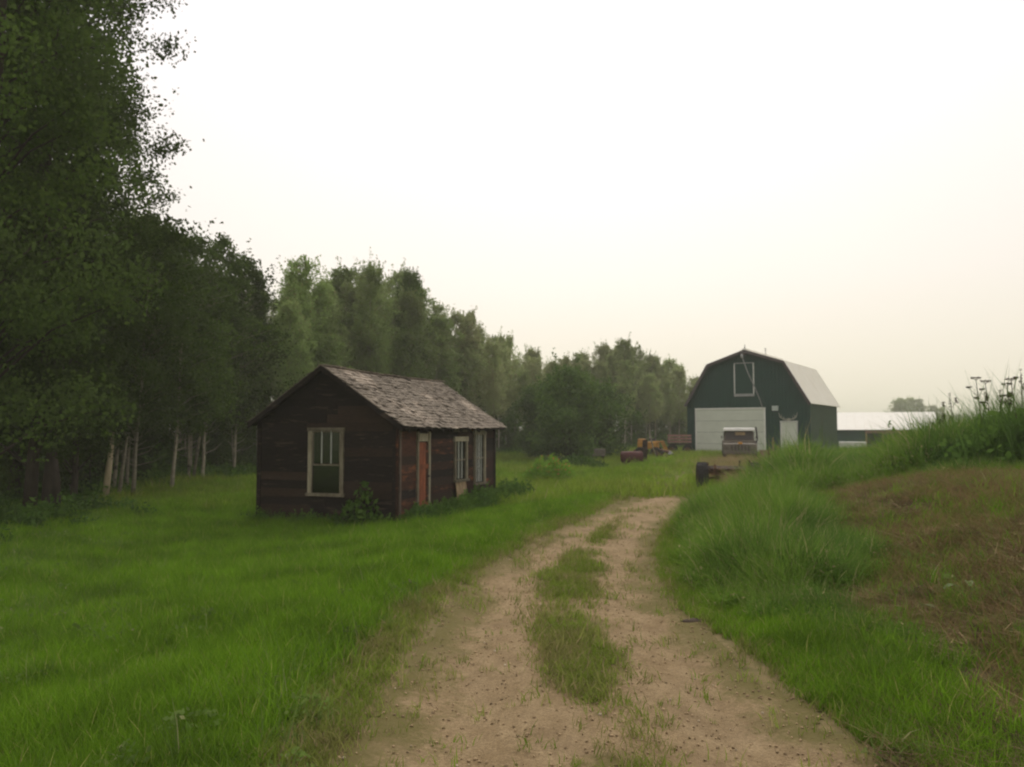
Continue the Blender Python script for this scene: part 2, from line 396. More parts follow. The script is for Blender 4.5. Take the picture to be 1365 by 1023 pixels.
def mesh_z(x, y):      # height of the ground mesh itself
    i = np.clip(np.searchsorted(GX, x)-1, 0, len(GX)-2); j = np.clip(np.searchsorted(GY, y)-1, 0, len(GY)-2)
    u = (x-GX[i])/(GX[i+1]-GX[i]); v = (y-GY[j])/(GY[j+1]-GY[j])
    return (GZ[j, i]*(1-u)+GZ[j, i+1]*u)*(1-v)+(GZ[j+1, i]*(1-u)+GZ[j+1, i+1]*u)*v
V = np.stack([X.ravel(), Y.ravel(), Z.ravel()], 1)
nx, ny = len(xs), len(ys)
i = (np.arange(ny-1)[:, None]*nx+np.arange(nx-1)[None]).ravel()
F = np.stack([i, i+1, i+nx+1, i+nx], 1)
me = npmesh('ground', V, F, M['ground'], {'brown': brown_mask(X, Y).ravel(), 'lane': lane_mask(X, Y).ravel()}, True)
tag(link('ground', me), kind='structure')

# two worn wheel tracks, as a thin sheet with a ragged edge
xs = np.arange(-2.2, 6.5, .045); ys = np.arange(1.2, 23.5, .06)
X, Y = np.meshgrid(xs, ys); c = pc(Y); h = ph(Y)
d = np.abs(X-c)
rag = (fbm(X, Y, 2.2, 31, 4)-.5)
edge = (h-d)/.35+rag*2.2
strip = (d-.10-.30*ss((Y-3)/6)*(1-.6*ss((Y-13)/4)))/.22+(fbm(X, Y, 1.6, 41, 4)-.50)*5.0+1.2*(1-ss((Y-4)/5))+1.4*ss((Y-5)/3)+2.0*ss((Y-10)/4)
end = (20.8-Y)/1.8+(fbm(X, Y, 1.1, 51, 3)-.5)*6
wear = np.minimum(np.minimum(edge, strip), end)
xe, ye = xs, ys; nx, ny = len(xs), len(ys)
V = np.stack([X.ravel(), Y.ravel(), (mesh_z(X, Y)+.006).ravel()], 1)
i = (np.arange(ny-1)[:, None]*nx+np.arange(nx-1)[None]).ravel()
F = np.stack([i, i+1, i+nx+1, i+nx], 1)
w = wear.ravel(); keep = w[F].max(1) > 0
F = F[keep]; used = np.unique(F); mp = np.full(len(V), -1); mp[used] = np.arange(len(used))
me = npmesh('dirt_track', V[used], mp[F], M['dirt'], {'wear': np.clip(w[used]*.6, 0, 1)}, True)
tag(link('dirt_track', me), kind='structure')
def dirtness(x, y):
    c = pc(y); h = ph(y); d = np.abs(x-c)
    e = (h-d)/.35+(fbm(x, y, 2.2, 31, 4)-.5)*2.2
    s = (d-.10-.30*ss((y-3)/6)*(1-.6*ss((y-13)/4)))/.22+(fbm(x, y, 1.6, 41, 4)-.50)*5.0+1.2*(1-ss((y-4)/5))+1.4*ss((y-5)/3)+2.0*ss((y-10)/4)
    n = (20.8-y)/1.8+(fbm(x, y, 1.1, 51, 3)-.5)*6
    return np.minimum(np.minimum(e, s), n)

# ------------------------------------------------------------------ haze
hz = MB(); lo, hi = -2.2, 21.0
hz.box((0, 0, (lo+hi)/2), (2310, 2310, hi-lo))
m = bpy.data.materials.new('haze'); m.use_nodes = True; m.node_tree.nodes.clear()
pv = m.node_tree.nodes.new('ShaderNodeVolumePrincipled'); pv.inputs['Color'].default_value = (.95, .93, .84, 1)
pv.inputs['Density'].default_value = .0012
om = m.node_tree.nodes.new('ShaderNodeOutputMaterial'); m.node_tree.links.new(pv.outputs[0], om.inputs['Volume'])
tag(hz.build('haze', m), 'pale smoky haze hanging over the farmyard', 'haze', kind='stuff')

# ------------------------------------------------------------------ shed
SH = dict(W=3.56, L=5.66, wall=2.235, ridge=3.41)
cx, cy = -2.43-1.78*math.cos(R(20)), 17.1+1.78*math.sin(R(20))
shed = empty('shed', (cx, cy, -.35), R(-20), 'small weathered dark-board shed with gabled shingle roof beside the track', 'shed')
W2, L, WH, RG = SH['W']/2, SH['L'], SH['wall'], SH['ridge']
SL = (RG-WH)/W2
rb = random.Random(3)
fw = (-.41, .475, .61, 2.03)      # gable window opening x0,x1,z0,z1
def board_mesh(x0, x1, z0, z1, clip=None, mat=None, lap=.016):
    # clapboard: leaning box in xz plane facing -y; optional clipping to the gable slope
    def cut(x, z): return x
    b = MB()
    dz = rb.uniform(-.004, .004)
    t0, t1 = -lap-rb.uniform(0, .006), -.004
    if clip:   # trapezoid ends
        xl0, xl1 = max(x0, -clip(z0)), max(x0, -clip(z1)); xr0, xr1 = min(x1, clip(z0)), min(x1, clip(z1))
    else: xl0 = xl1 = x0; xr0 = xr1 = x1
    if xr0-xl0 < .03: return None
    if xr1 < xl1: xl1 = xr1 = (xl1+xr1)/2
    vs = [(xl0, t0, z0+dz), (xr0, t0, z0+dz), (xr1, t1, z1+dz*.5), (xl1, t1, z1+dz*.5),
          (xl0, .012, z0+dz), (xr0, .012, z0+dz), (xr1, .012, z1+dz*.5), (xl1, .012, z1+dz*.5)]
    b.add(vs, [(0,1,2,3),(7,6,5,4),(0,4,5,1),(1,5,6,2),(2,6,7,3),(3,7,4,0)])
    return b
def clad(x0, x1, ztop, holes, T, cliprow=None, mats=('wood_dark',), EXP=.182):
    n = int(math.ceil(ztop/EXP)); parts = []
    for r in range(n):
        z0 = r*EXP; z1 = min(z0+EXP+.012, ztop)
        if z1-z0 < .03: continue
        segs = [(x0, x1)]
        for hx0, hx1, hz0, hz1 in holes:
            if z1 > hz0+.05 and z0 < hz1-.05:
                ns = []
                for a, b_ in segs:
                    if hx0 > a: ns.append((a, min(b_, hx0)))
                    if hx1 < b_: ns.append((max(a, hx1), b_))
                segs = [s for s in ns if s[1]-s[0] > .02]
        for a, b_ in segs:
            cuts = [a]
            if b_-a > 1.6: cuts.append(a+(b_-a)*rb.uniform(.3, .7))
            cuts.append(b_)
            for k in range(len(cuts)-1):
                mb = board_mesh(cuts[k]+.003, cuts[k+1]-.003, z0, z1, cliprow)
                if not mb: continue
                mt = M[rb.choice(mats)] if not (len(mats) == 4 and cliprow is None and cuts[k+1] < 2.6 and rb.random() < .45) else M['wood_orange']
                o = mb.build('board', mt, shed)
                o.matrix_local = T
                if rb.random() < .12: o.rotation_euler.y += rb.uniform(-.006, .006)
I4 = Matrix.Identity(4)
clipf = lambda z: W2 if z <= WH else max(0, (RG-z)/SL)-.0
clad(-W2, W2, RG-.02, [fw], I4, clipf, ('wood_dark', 'wood_dark', 'wood_dark', 'wood_brown'))
# side wall facing right: local frame x->along length, -y -> outward +x
Tr = Matrix(((0, -1, 0, W2), (1, 0, 0, 0), (0, 0, 1, 0), (0, 0, 0, 1)))
sd_, sw1, sw2 = (.85, 1.50, 0.0, 1.95), (2.88, 3.68, .77, 1.80), (4.12, 4.91, .62, 1.96)
clad(0, L, WH-.03, [sd_, sw1, sw2], Tr, None, ('wood_red', 'wood_dark', 'wood_brown', 'wood_red'))
# inner shell: studs, back and left wall, floor, ceiling boards
b = MB()
b.box((-W2+.03, L/2, WH/2), (.04, L-.02, WH)); b.build('side_wall', M['wood_dark'], shed)
b = MB(); b.prism([(-W2, 0), (W2, 0), (W2, WH), (0, RG-.02), (-W2, WH)], L-.03, L+.02); b.build('rear_wall', M['wood_dark'], shed)
b = MB(); b.box((0, L/2, .12), (2*W2-.12, L-.12, .05)); b.build('floor', M['interior'], shed)
b = MB()
for x in np.arange(-W2+.08, W2, .6):
    if not (-.5 < x < .55): b.box((x, .06, 1.1), (.05, .08, 2.2))
for y in np.arange(.1, L, .55):
    if not any(a-.02 < y < c_+.02 for a, c_ in ((.85, 1.5), (2.88, 3.68), (4.12, 4.91))): b.box((W2-.06, y, 1.1), (.08, .05, 2.2))
b.box((0, .06, WH-.05), (2*W2-.1, .08, .08)); b.build('studs', M['interior'], shed)
# corner boards and frieze
for (x, y, d, mt) in ((W2+.012, -.045, (.05, .03, WH+.02), 'wood_red'), (W2+.034, .06, (.022, .09, WH-.02), 'wood_worn'), (-W2+.05, -.036, (.10, .022, WH), 'wood_dark'), (W2-.05, -.036, (.10, .022, WH), 'wood_dark'), (W2+.03, L-.04, (.022, .10, WH-.04), 'wood_dark')):
    MB().box((x, y, d[2]/2+.0), d).build('corner_board', M[mt], shed)
# roof deck
ovr, ovl, fy0, fy1 = .24, .12, -.22, L+.20
def slope_pts(side, ov): return (side*(W2+ov), RG-SL*(W2+ov))
TH = .045
for side, ov in ((1, ovr), (-1, ovl)):
    ex, ez = slope_pts(side, ov)
    b = MB(); b.prism([(0, RG+.01), (ex, ez+.01), (ex, ez+.01-TH), (0, RG+.01-TH)], fy0, fy1)
    b.build('roof_deck', M['wood_dark'], shed)
    # barge board on the gable
    b = MB(); b.prism([(0, RG+.03), (ex, ez+.03), (ex, ez-.09), (0, RG-.09)], fy0-.024, fy0-.002); b.build('barge_board', M['wood_dark'], shed)
    for y in np.arange(.1, L, .56):
        bb = MB(); bb.prism([(side*(W2+.02), WH-.02-.02*0), (ex*.995, ez-.045), (ex*.995, ez-.115), (side*(W2+.02), WH-.12)], y-.02, y+.02)
        bb.build('rafter_tail', M['wood_dark'], shed)
# shingles: uneven wooden shakes, each a small tilted slab
rs = random.Random(11)
for side, ov in ((1, ovr), (-1, ovl)):
    ex, ez = slope_pts(side, ov); sl = math.hypot(ex, RG-ez); ux, uz = ex/sl, (ez-RG)/sl; nxx, nzz = -uz*1.0, ux
    if nzz < 0: nxx, nzz = -nxx, -nzz
    b = MB(); rows = int(sl/.125)
    for r in range(rows+1):
        s1 = sl+.03-r*.125; s0 = max(0, s1-.19)
        y = fy0-.02
        while y < fy1:
            w = rs.uniform(.07, .17); y2 = min(y+w, fy1+.02)
            jag = rs.uniform(-.03, .02); lift = rs.uniform(.0, .022)+(.03 if rs.random() < .07 else 0)
            sag = -.035*math.sin(math.pi*(y-fy0)/(fy1-fy0))
            if rs.random() < .965:
                e1 = s1+jag; t = .012
                def P(s, n_, yy): return (ux*s+nxx*n_, yy, RG+.012+uz*s+nzz*n_+sag)
                n0, n1_ = .006+.004*(rows-r) % .004+.004, .022+lift
                b.add([P(s0, n0, y+.003), P(s0, n0, y2-.003), P(e1, n1_, y2-.003), P(e1, n1_, y+.003),
                       P(s0, n0+t, y+.003), P(s0, n0+t, y2-.003), P(e1, n1_+t, y2-.003), P(e1, n1_+t, y+.003)],
                      [(0,1,2,3),(7,6,5,4),(0,4,5,1),(1,5,6,2),(2,6,7,3),(3,7,4,0)])
            y = y2
    o = b.build('shingles', M['shingle'], shed); o['kind'] = 'stuff'
b = MB()
y = fy0
while y < fy1:
    b.box((0.0, y+.16, RG+.045-.035*math.sin(math.pi*(y-fy0)/(fy1-fy0))), (.16, .30, .02), (0, rs.uniform(-.1, .1), rs.uniform(-.05, .05))); y += .30
b.build('ridge_cap', M['shingle'], shed)
# gable window
x0, x1, z0, z1 = fw
w = empty('window', (0, -.03, 0)); w.parent = shed
w['label'] = 'grey-framed gable window with two white muntins in its upper sash'
for (c, d, mt, nm) in (((x0+.035, 0, (z0+z1)/2), (.09, .05, z1-z0), 'trim_pale', 'frame'), ((x1-.04, 0, (z0+z1)/2), (.085, .05, z1-z0), 'trim_grey', 'frame'),
                   (((x0+x1)/2, -.004, z1+.01), (x1-x0+.06, .06, .075), 'trim_grey', 'frame'), (((x0+x1)/2, -.012, z0), (x1-x0+.08, .09, .07), 'trim_grey', 'sill')):
    o = MB().box(c, d).build(nm, M[mt], w)
ix0, ix1 = x0+.085, x1-.085; zm = z0+(z1-z0)*.46
b = MB()
for (c, d) in ((((ix0+ix1)/2, .02, zm), (ix1-ix0, .03, .04)), ((ix0+.012, .02, (zm+z1)/2), (.03, .03, z1-zm)), ((ix1-.012, .02, (zm+z1)/2), (.03, .03, z1-zm)), (((ix0+ix1)/2, .02, z1-.035), (ix1-ix0, .03, .05))): b.box(c, d)
b.build('sash', M['trim_grey'], w)
for k in (1, 2):
    x = ix0+(ix1-ix0)*k/3; MB().box((x, .015, (zm+z1)/2), (.02, .03, z1-zm-.06)).build('muntin', M['muntin'], w)
for k in range(3):
    xa = ix0+(ix1-ix0)*k/3+.012; xb = ix0+(ix1-ix0)*(k+1)/3-.012
    MB().box(((xa+xb)/2, .024, (zm+z1)/2), (xb-xa, .004, z1-zm-.08)).build('pane', M['glass'], w)
MB().box(((ix0+ix1)/2, .034, (zm+z0)/2+.01), (ix1-ix0, .004, zm-z0-.06)).build('pane', M['glass'], w)
# side windows
def side_window(a, c_, z0, z1, label, nm=2, lower_bar=True):
    w = empty('window', (W2+.03, 0, 0)); w.parent = shed; w['label'] = label
    for (y, d, mt) in ((a+.045, (.05, .075, z1-z0), 'trim_grey'), (c_-.045, (.05, .085, z1-z0), 'trim_pale')):
        MB().box((0, y, (z0+z1)/2), d).build('frame', M[mt], w)
    MB().box((.004, (a+c_)/2, z1+.005), (.06, c_-a+.04, .12)).build('frame', M['trim_pale'], w)
    MB().box((.015, (a+c_)/2, z0), (.10, c_-a+.06, .06)).build('sill', M['trim_grey'], w)
    for k in range(1, nm+1):
        y = a+.1+(c_-a-.2)*k/(nm+1); MB().box((-.02, y, (z0+z1)/2), (.03, .028, z1-z0-.1)).build('muntin', M['muntin'], w)
    MB().box((-.022, (a+c_)/2, (z0+z1)/2), (.032, c_-a-.2, .04)).build('sash', M['trim_grey'], w)
    MB().box((-.035, (a+c_)/2, (z0+z1)/2), (.004, c_-a-.18, z1-z0-.08)).build('pane', M['glass'], w)
side_window(*sw1, 'pale-framed side window above a tan board', 2)
side_window(*sw2, 'taller pale-framed side window near the rear corner', 3)
# small lip above the side windows
for s in (sw1, sw2): MB().box((W2+.026, (s[0]+s[1])/2, 2.06), (.03, s[1]-s[0], .16)).build('trim_board', M['trim_grey'], shed)
# orange door
dr = empty('door', (W2+.01, 0, 0)); dr.parent = shed; dr['label'] = 'rust-orange plank door'
ya, yb = sd_[0], sd_[1]
for k in range(4):
    y0 = ya+.07+(yb-ya-.14)*k/4; y1 = ya+.07+(yb-ya-.14)*(k+1)/4
    MB().box((rs.uniform(-.004, .004), (y0+y1)/2, .95), (.03, y1-y0-.008, 1.60)).build('plank', M['door_orange'] if k < 3 else M['wood_red'], dr)
MB().box((.022, (ya+yb)/2, 1.2), (.02, yb-ya-.16, .10)).build('rail', M['door_orange'], dr)
MB().box((.022, (ya+yb)/2, .35), (.02, yb-ya-.16, .10)).build('rail', M['door_orange'], dr)
MB().tube([(.04, yb-.14, .98), (.09, yb-.14, .98)], .022, 8).build('handle', M['dark_metal'], dr)
MB().box((W2+.03, ya+.035, 1.0), (.05, .07, 1.98)).build('door_frame', M['trim_grey'], shed)
MB().box((W2+.03, yb-.035, 1.0), (.05, .07, 1.98)).build('door_frame', M['trim_pale'], shed)
MB().box((W2+.008, (ya+yb)/2, 1.86), (.03, yb-ya-.14, .18)).build('transom_board', M['trim_pale'], shed)
# tan board leaning under the first side window
p = MB().box((0, 0, .38), (.025, .62, .76)).build('plywood_board', M['panel_tan'])
q = shed.matrix_basis @ Vector((W2+.16, 3.2, .02)); p.location = (q.x, q.y, -.33); p.rotation_euler = (0, R(-8), R(-20))
tag(p, 'tan plywood board leaning below the middle side window of the shed', 'board')

# ------------------------------------------------------------------ barn
bcx, bcy = 18.0-3.815*math.cos(R(33)), 48.6+3.815*math.sin(R(33))
barn = empty('barn', (bcx, bcy, .12), R(-33), 'dark green gambrel barn with white metal roof and large white door', 'barn')
BW, BL = 3.815, 8.2
prof = [(-BW, 3.42), (-2.42, 5.80), (0, 6.62), (2.42, 5.80), (BW, 3.42)]
def ptop(x):
    for (a, za), (c_, zc) in zip(prof, prof[1:]):
        if a <= x <= c_: return za+(zc-za)*(x-a)/(c_-a)
    return 3.42
openings = [(-3.32, 1.19, 0, 2.93), (2.11, 3.13, 0, 2.1), (-.74, .54, 3.77, 5.84)]
npan = 9
for k in range(npan):
    xa = -BW+2*BW*k/npan; xb = -BW+2*BW*(k+1)/npan
    b = MB(); pts = [(xa+.002, 0), (xb-.002, 0), (xb-.002, ptop(xb-.002))]
    for px_, pz_ in reversed(prof[1:4]):
        if xa < px_ < xb: pts.append((px_, pz_))
    pts.append((xa+.002, ptop(xa+.002)))
    b.prism(pts, 0, .05)
    for j in range(4):
        xr = xa+(xb-xa)*(j+.5)/4; spans = [(0, ptop(xr)-.03)]
        for o_ in openings:
            if o_[0]-.1 < xr < o_[1]+.1:
                ns = []
                for s0, s1 in spans:
                    if o_[2] > s0: ns.append((s0, min(s1, o_[2])))
                    if o_[3] < s1: ns.append((max(s0, o_[3]), s1))
                spans = ns
        for s0, s1 in spans:
            if s1-s0 > .1: b.box((xr, -.012, (s0+s1)/2), (.05, .028, s1-s0))
    b.build('siding_panel', M['barn_green'], barn)
for side in (1, -1):
    for k in range(9):
        y0 = .05+(BL-.1)*k/9; y1 = .05+(BL-.1)*(k+1)/9
        b = MB(); b.box((side*(BW-.025), (y0+y1)/2, 1.72), (.05, y1-y0-.004, 3.44))
        for j in range(4): b.box((side*(BW+.012), y0+(y1-y0)*(j+.5)/4, 1.72), (.028, .05, 3.40))
        b.build('siding_panel', M['barn_side_lit'], barn)
b = MB(); b.prism([(-BW, 0), (BW, 0)]+list(reversed(prof)), BL-.05, BL); b.build('rear_wall', M['barn_green'], barn)
for (x, y) in ((BW+.01, -.03), (-BW-.01, -.03)):
    MB().box((x, y, 1.72), (.12, .05, 3.44)).build('corner_trim', M['barn_green'], barn)
# roof planes, each of ribbed sheets
ovh = .20; oy0, oy1 = -.30, BL+.25
rp = [(-BW-ovh*.75, 3.42-ovh*1.27), (-2.42, 5.80), (0, 6.62), (2.42, 5.80), (BW+ovh*.75, 3.42-ovh*1.27)]
for (a, c_) in zip(rp, rp[1:]):
    ns_ = 9; ln = math.hypot(c_[0]-a[0], c_[1]-a[1]); nx_, nz_ = -(c_[1]-a[1])/ln, (c_[0]-a[0])/ln
    for k in range(ns_):
        y0 = oy0+(oy1-oy0)*k/ns_; y1 = oy0+(oy1-oy0)*(k+1)/ns_
        b = MB(); b.prism([(a[0]+nx_*.06, a[1]+nz_*.06), (c_[0]+nx_*.06, c_[1]+nz_*.06), (c_[0]+nx_*.02, c_[1]+nz_*.02), (a[0]+nx_*.02, a[1]+nz_*.02)], y0+.002, y1-.002)
        for j in range(3):
            yy = y0+(y1-y0)*(j+.5)/3
            b.prism([(a[0]+nx_*.085, a[1]+nz_*.085), (c_[0]+nx_*.085, c_[1]+nz_*.085), (c_[0]+nx_*.058, c_[1]+nz_*.058), (a[0]+nx_*.058, a[1]+nz_*.058)], yy-.02, yy+.02)
        b.build('roof_sheet', M['roof_white'], barn)
    b = MB(); b.prism([(a[0]+nx_*.05, a[1]+nz_*.05), (c_[0]+nx_*.05, c_[1]+nz_*.05), (c_[0]-nx_*.13, c_[1]-nz_*.13), (a[0]-nx_*.13, a[1]-nz_*.13)], oy0-.03, oy0-.002)
    b.build('fascia', M['fascia'], barn)
    b = MB(); b.prism([(a[0]+nx_*.02, a[1]+nz_*.02), (c_[0]+nx_*.02, c_[1]+nz_*.02), (c_[0]-nx_*.02, c_[1]-nz_*.02), (a[0]-nx_*.02, a[1]-nz_*.02)], oy0, 0)
    b.build('soffit', M['barn_green'], barn)
MB().box((0, (oy0+oy1)/2, 6.70), (.30, oy1-oy0, .05)).build('ridge_cap', M['roof_white'], barn)
# big overhead door of four sections
d = empty('door', (0, -.05, 0)); d.parent = barn; d['label'] = 'wide white overhead door'
x0, x1 = openings[0][:2]; H = 2.93
for k in range(4):
    MB().box(((x0+x1)/2, 0, H*(k+.5)/4), (x1-x0-.14, .05, H/4-.014)).build('door_section', M['door_white'], d)
for c_, dd in (((x0+.03, -.01, H/2), (.08, .08, H)), ((x1-.03, -.01, H/2), (.08, .08, H)), (((x0+x1)/2, -.012, H+.04), (x1-x0+.04, .08, .09))):
    MB().box(c_, dd).build('frame', M['white'], d)
MB().box(((x0+x1)/2, -.04, .45), (.22, .04, .05)).build('handle', M['dark_metal'], d)
d = empty('door', (0, -.05, 0)); d.parent = barn; d['label'] = 'narrow white side door under the antlers'
x0, x1 = openings[1][:2]; H = 2.1
MB().box(((x0+x1)/2, 0, H/2), (x1-x0-.12, .05, H-.04)).build('leaf', M['door_white'], d)
for c_, dd in (((x0+.03, -.01, H/2), (.07, .07, H)), ((x1-.03, -.01, H/2), (.07, .07, H)), (((x0+x1)/2, -.012, H+.03), (x1-x0+.03, .07, .07))):
    MB().box(c_, dd).build('frame', M['white'], d)
MB().lathe([(0, 0), (.035, .0), (.035, -.05), (0, -.06)], (x0+.16, -.03, 1.0), 'y', 10).build('handle', M['galv'], d)
# loft window (boarded opening with white trim)
d = empty('loft_hatch', (0, -.04, 0)); d.parent = barn; d['label'] = 'loft hatch outlined in thin white trim'
x0, x1, z0, z1 = openings[2]
MB().box(((x0+x1)/2, .005, (z0+z1)/2), (x1-x0-.1, .04, z1-z0-.1)).build('hatch_panel', M['barn_green'], d)
for c_, dd, mt in (((x0+.035, -.01, (z0+z1)/2), (.07, .05, z1-z0), 'white'), ((x1-.035, -.01, (z0+z1)/2), (.07, .05, z1-z0), 'white'),
               (((x0+x1)/2, -.012, z1), (x1-x0, .05, .06), 'galv'), (((x0+x1)/2, -.014, z0+.04), (x1-x0, .05, .17), 'galv')):
    MB().box(c_, dd).build('frame', M[mt], d)
# hoist bracket and long rope, ridge ornaments, lamp, antlers
b = MB(); b.box((.02, -.55, 6.42), (.12, .9, .14)); b.build('hoist_beam', M['fascia'], barn)
MB().lathe([(0, -.05), (.13, -.05), (.13, .05), (0, .05)], (.05, -.9, 6.22), 'x', 14).build('pulley', M['galv'], barn)
MB().tube([(.06, -.9, 6.15), (.35, -.75, 5.2), (.72, -.5, 4.2), (1.0, -.30, 3.35), (1.05, -.16, 3.0)], .035, 6).build('rope', M['galv'], barn)
MB().tube([(0, -.1, 6.7), (0, -.1, 7.02)], [.05, .02], 8).build('finial', M['galv'], barn)
b = MB(); b.tube([(0, 4.6, 6.7), (0, 4.6, 7.2)], .03, 8); b.box((0, 4.6, 7.15), (.03, .5, .03)); b.build('roof_vane', M['galv'], barn)
b = MB(); b.box((1.82, -.10, 2.93), (.36, .14, .26)); b.box((1.82, -.06, 3.08), (.42, .24, .03)); b.build('wall_lamp', M['lamp_glass'], barn, bevel=.01)
b = MB()
for s in (1, -1):
    c0 = Vector((2.62+s*.06, -.12, 2.24))
    b.tube([c0, c0+Vector((s*.22, -.06, .02)), c0+Vector((s*.42, -.12, .16)), c0+Vector((s*.50, -.12, .42))], [.035, .032, .026, .01], 7)
    b.tube([c0+Vector((s*.22, -.06, .02)), c0+Vector((s*.20, -.14, .22))], [.026, .008], 6)
    b.tube([c0+Vector((s*.36, -.10, .09)), c0+Vector((s*.32, -.18, .32))], [.026, .008], 6)
b.box((2.62, -.08, 2.24), (.16, .05, .16)); b.build('antlers', M['antler'], None)
o = bpy.data.objects['antlers']; o.matrix_basis = barn.matrix_basis.copy()
tag(o, 'pale antlers mounted on the barn wall over the narrow door', 'antlers')

# ------------------------------------------------------------------ low shed on the right behind the bank
def P_at(px, d, z=None):
    x = (px-682.5)/1070*d
    return (x, d, float(gz(x, d)) if z is None else z)
lb = empty('machine_shed', (30.0, 75.5, -.42), R(-23), 'long low farm shed with white metal roof and open dark bays', 'shed')
LW = 8.8; z_e, z_r = 2.25, 3.85
ns_ = 12
for k in range(ns_):
    xa = -.2+(LW+.4)*k/ns_; xb = -.2+(LW+.4)*(k+1)/ns_
    b = MB(); sk = .75
    # front slope runs from the eave back to the ridge, left end skewed like a hip
    b.add([(xa, -.4, z_e-.08), (xb-.004, -.4, z_e-.08), (xb-.004+0, 4.0, z_r), (xa, 4.0, z_r), (xa, -.4, z_e-.04), (xb-.004, -.4, z_e-.04), (xb-.004, 4.0, z_r+.04), (xa, 4.0, z_r+.04)],
          [(0,3,2,1),(4,5,6,7),(0,1,5,4),(1,2,6,5),(2,3,7,6),(3,0,4,7)])
    b.box(((xa+xb)/2, 1.8, 0), (.001, .001, .001))
    b.build('roof_sheet', M['roof_dull'], lb)
b = MB(); b.add([(-.2, 4, z_r), (LW+.2, 4, z_r), (LW+.2, 8.4, z_e), (-.2, 8.4, z_e), (-.2, 4, z_r+.04), (LW+.2, 4, z_r+.04), (LW+.2, 8.4, z_e+.04), (-.2, 8.4, z_e+.04)], [(0,3,2,1),(4,5,6,7),(0,1,5,4),(1,2,6,5),(2,3,7,6),(3,0,4,7)])
b.build('rear_roof', M['roof_dull'], lb)
MB().box((LW/2, 8, 1.1), (LW, .08, 2.25)).build('rear_wall', M['barn_green'], lb)
for x in (.04, LW-.04):
    b = MB(); b.add([(x-.04, 0, 0), (x-.04, 8, 0), (x-.04, 8, z_e), (x-.04, 4, z_r-.02), (x-.04, 0, z_e-.02), (x+.04, 0, 0), (x+.04, 8, 0), (x+.04, 8, z_e), (x+.04, 4, z_r-.02), (x+.04, 0, z_e-.02)],
                    [(0,1,2,3,4),(9,8,7,6,5),(0,5,6,1),(1,6,7,2),(2,7,8,3),(3,8,9,4),(4,9,5,0)])
    b.build('end_wall', M['barn_green'], lb)
MB().box((1.45, 0, 1.05), (2.9, .08, 2.1)).build('front_wall', M['barn_green'], lb)
for x in (3.0, 4.4, 5.8, 7.2, LW-.1): MB().box((x, -.05, 1.08), (.14, .14, 2.16)).build('post', M['panel_tan'], lb)
MB().box(((2.9+LW)/2, -.12, 2.02), (LW-2.9, .05, .26)).build('fascia', M['pinkish'], lb)
# white low trailer in front of it
tr_ = empty('trailer', (29.0, 68.5, float(gz(29.0, 68.5))), R(-20), 'low white box trailer parked before the long low shed', 'trailer')
MB().box((0, 0, .72), (2.1, 1.4, .62)).build('box_body', M['white'], tr_, bevel=.06)
for s in (-.6, .6):
    o = MB().lathe([(0, -.09), (.16, -.09), (.28, -.07), (.30, 0), (.28, .07), (.16, .09), (0, .09)], (s, -.72, .30), 'y', 18).build('wheel', M['rubber'], tr_, True)
MB().tube([(1.0, 0, .42), (1.9, 0, .40)], .04, 6).build('drawbar', M['dark_metal'], tr_)

# ------------------------------------------------------------------ vehicles and scrap in the yard
def wheel(name, c, r, w, axis, parent, rim=True):
    tyre = MB()
    tyre.lathe([(r*.55, -w/2*.8), (r*.85, -w/2), (r*.97, -w/2*.8), (r, -w*.2), (r, w*.2), (r*.97, w/2*.8), (r*.85, w/2), (r*.55, w/2*.8)], c, axis, 28)
    for k in range(22):      # tread lugs
        a = 2*math.pi*k/22
        if axis == 'y': tyre.box((c[0]+math.cos(a)*r, c[1]+(.2*w if k % 2 else -.2*w), c[2]+math.sin(a)*r), (.03, w*.5, .05), (0, -a, 0))
        else: tyre.box((c[0]+(.2*w if k % 2 else -.2*w), c[1]+math.cos(a)*r, c[2]+math.sin(a)*r), (w*.5, .03, .05), (a, 0, 0))
    o = tyre.build(name, M['rubber'], parent, False)
    if rim: MB().lathe([(0, -w*.25), (r*.2, -w*.28), (r*.5, -w*.2), (r*.58, -w*.42), (r*.58, w*.42), (r*.5, w*.2), (r*.2, w*.28), (0, w*.25)], c, axis, 20).build('rim', M['rust'], o)
    return o
tx, ty = 11.35, 40.0
tk = empty('pickup_truck', (tx, ty, float(gz(tx, ty))), R(-14), 'old boxy grey-brown truck with white cab roof facing the camera before the barn', 'truck')
b = MB(); b.box((0, .95, .72), (1.62, 1.9, .46)); b.box((0, 2.6, .78), (1.70, 1.6, .62)); b.box((0, 4.3, .72), (1.66, 1.9, .5)); b.build('body', M['truck_body'], tk, bevel=.05)
b = MB(); b.box((0, 2.55, 1.33), (1.56, 1.45, .55), None, .90); b.build('cab', M['truck_body'], tk, bevel=.03)
b = MB(); b.box((0, 2.52, 1.66), (1.62, 1.72, .17), None, .94); b.build('cab_roof', M['white'], tk, bevel=.05)
MB().box((0, 1.835, 1.34), (1.34, .02, .40), (R(-7), 0, 0)).build('windscreen', M['dark_metal'], tk)
MB().box((.06, 1.80, 1.44), (.5, .02, .16), (R(-7), 0, 0)).build('visor', M['panel_tan'], tk)
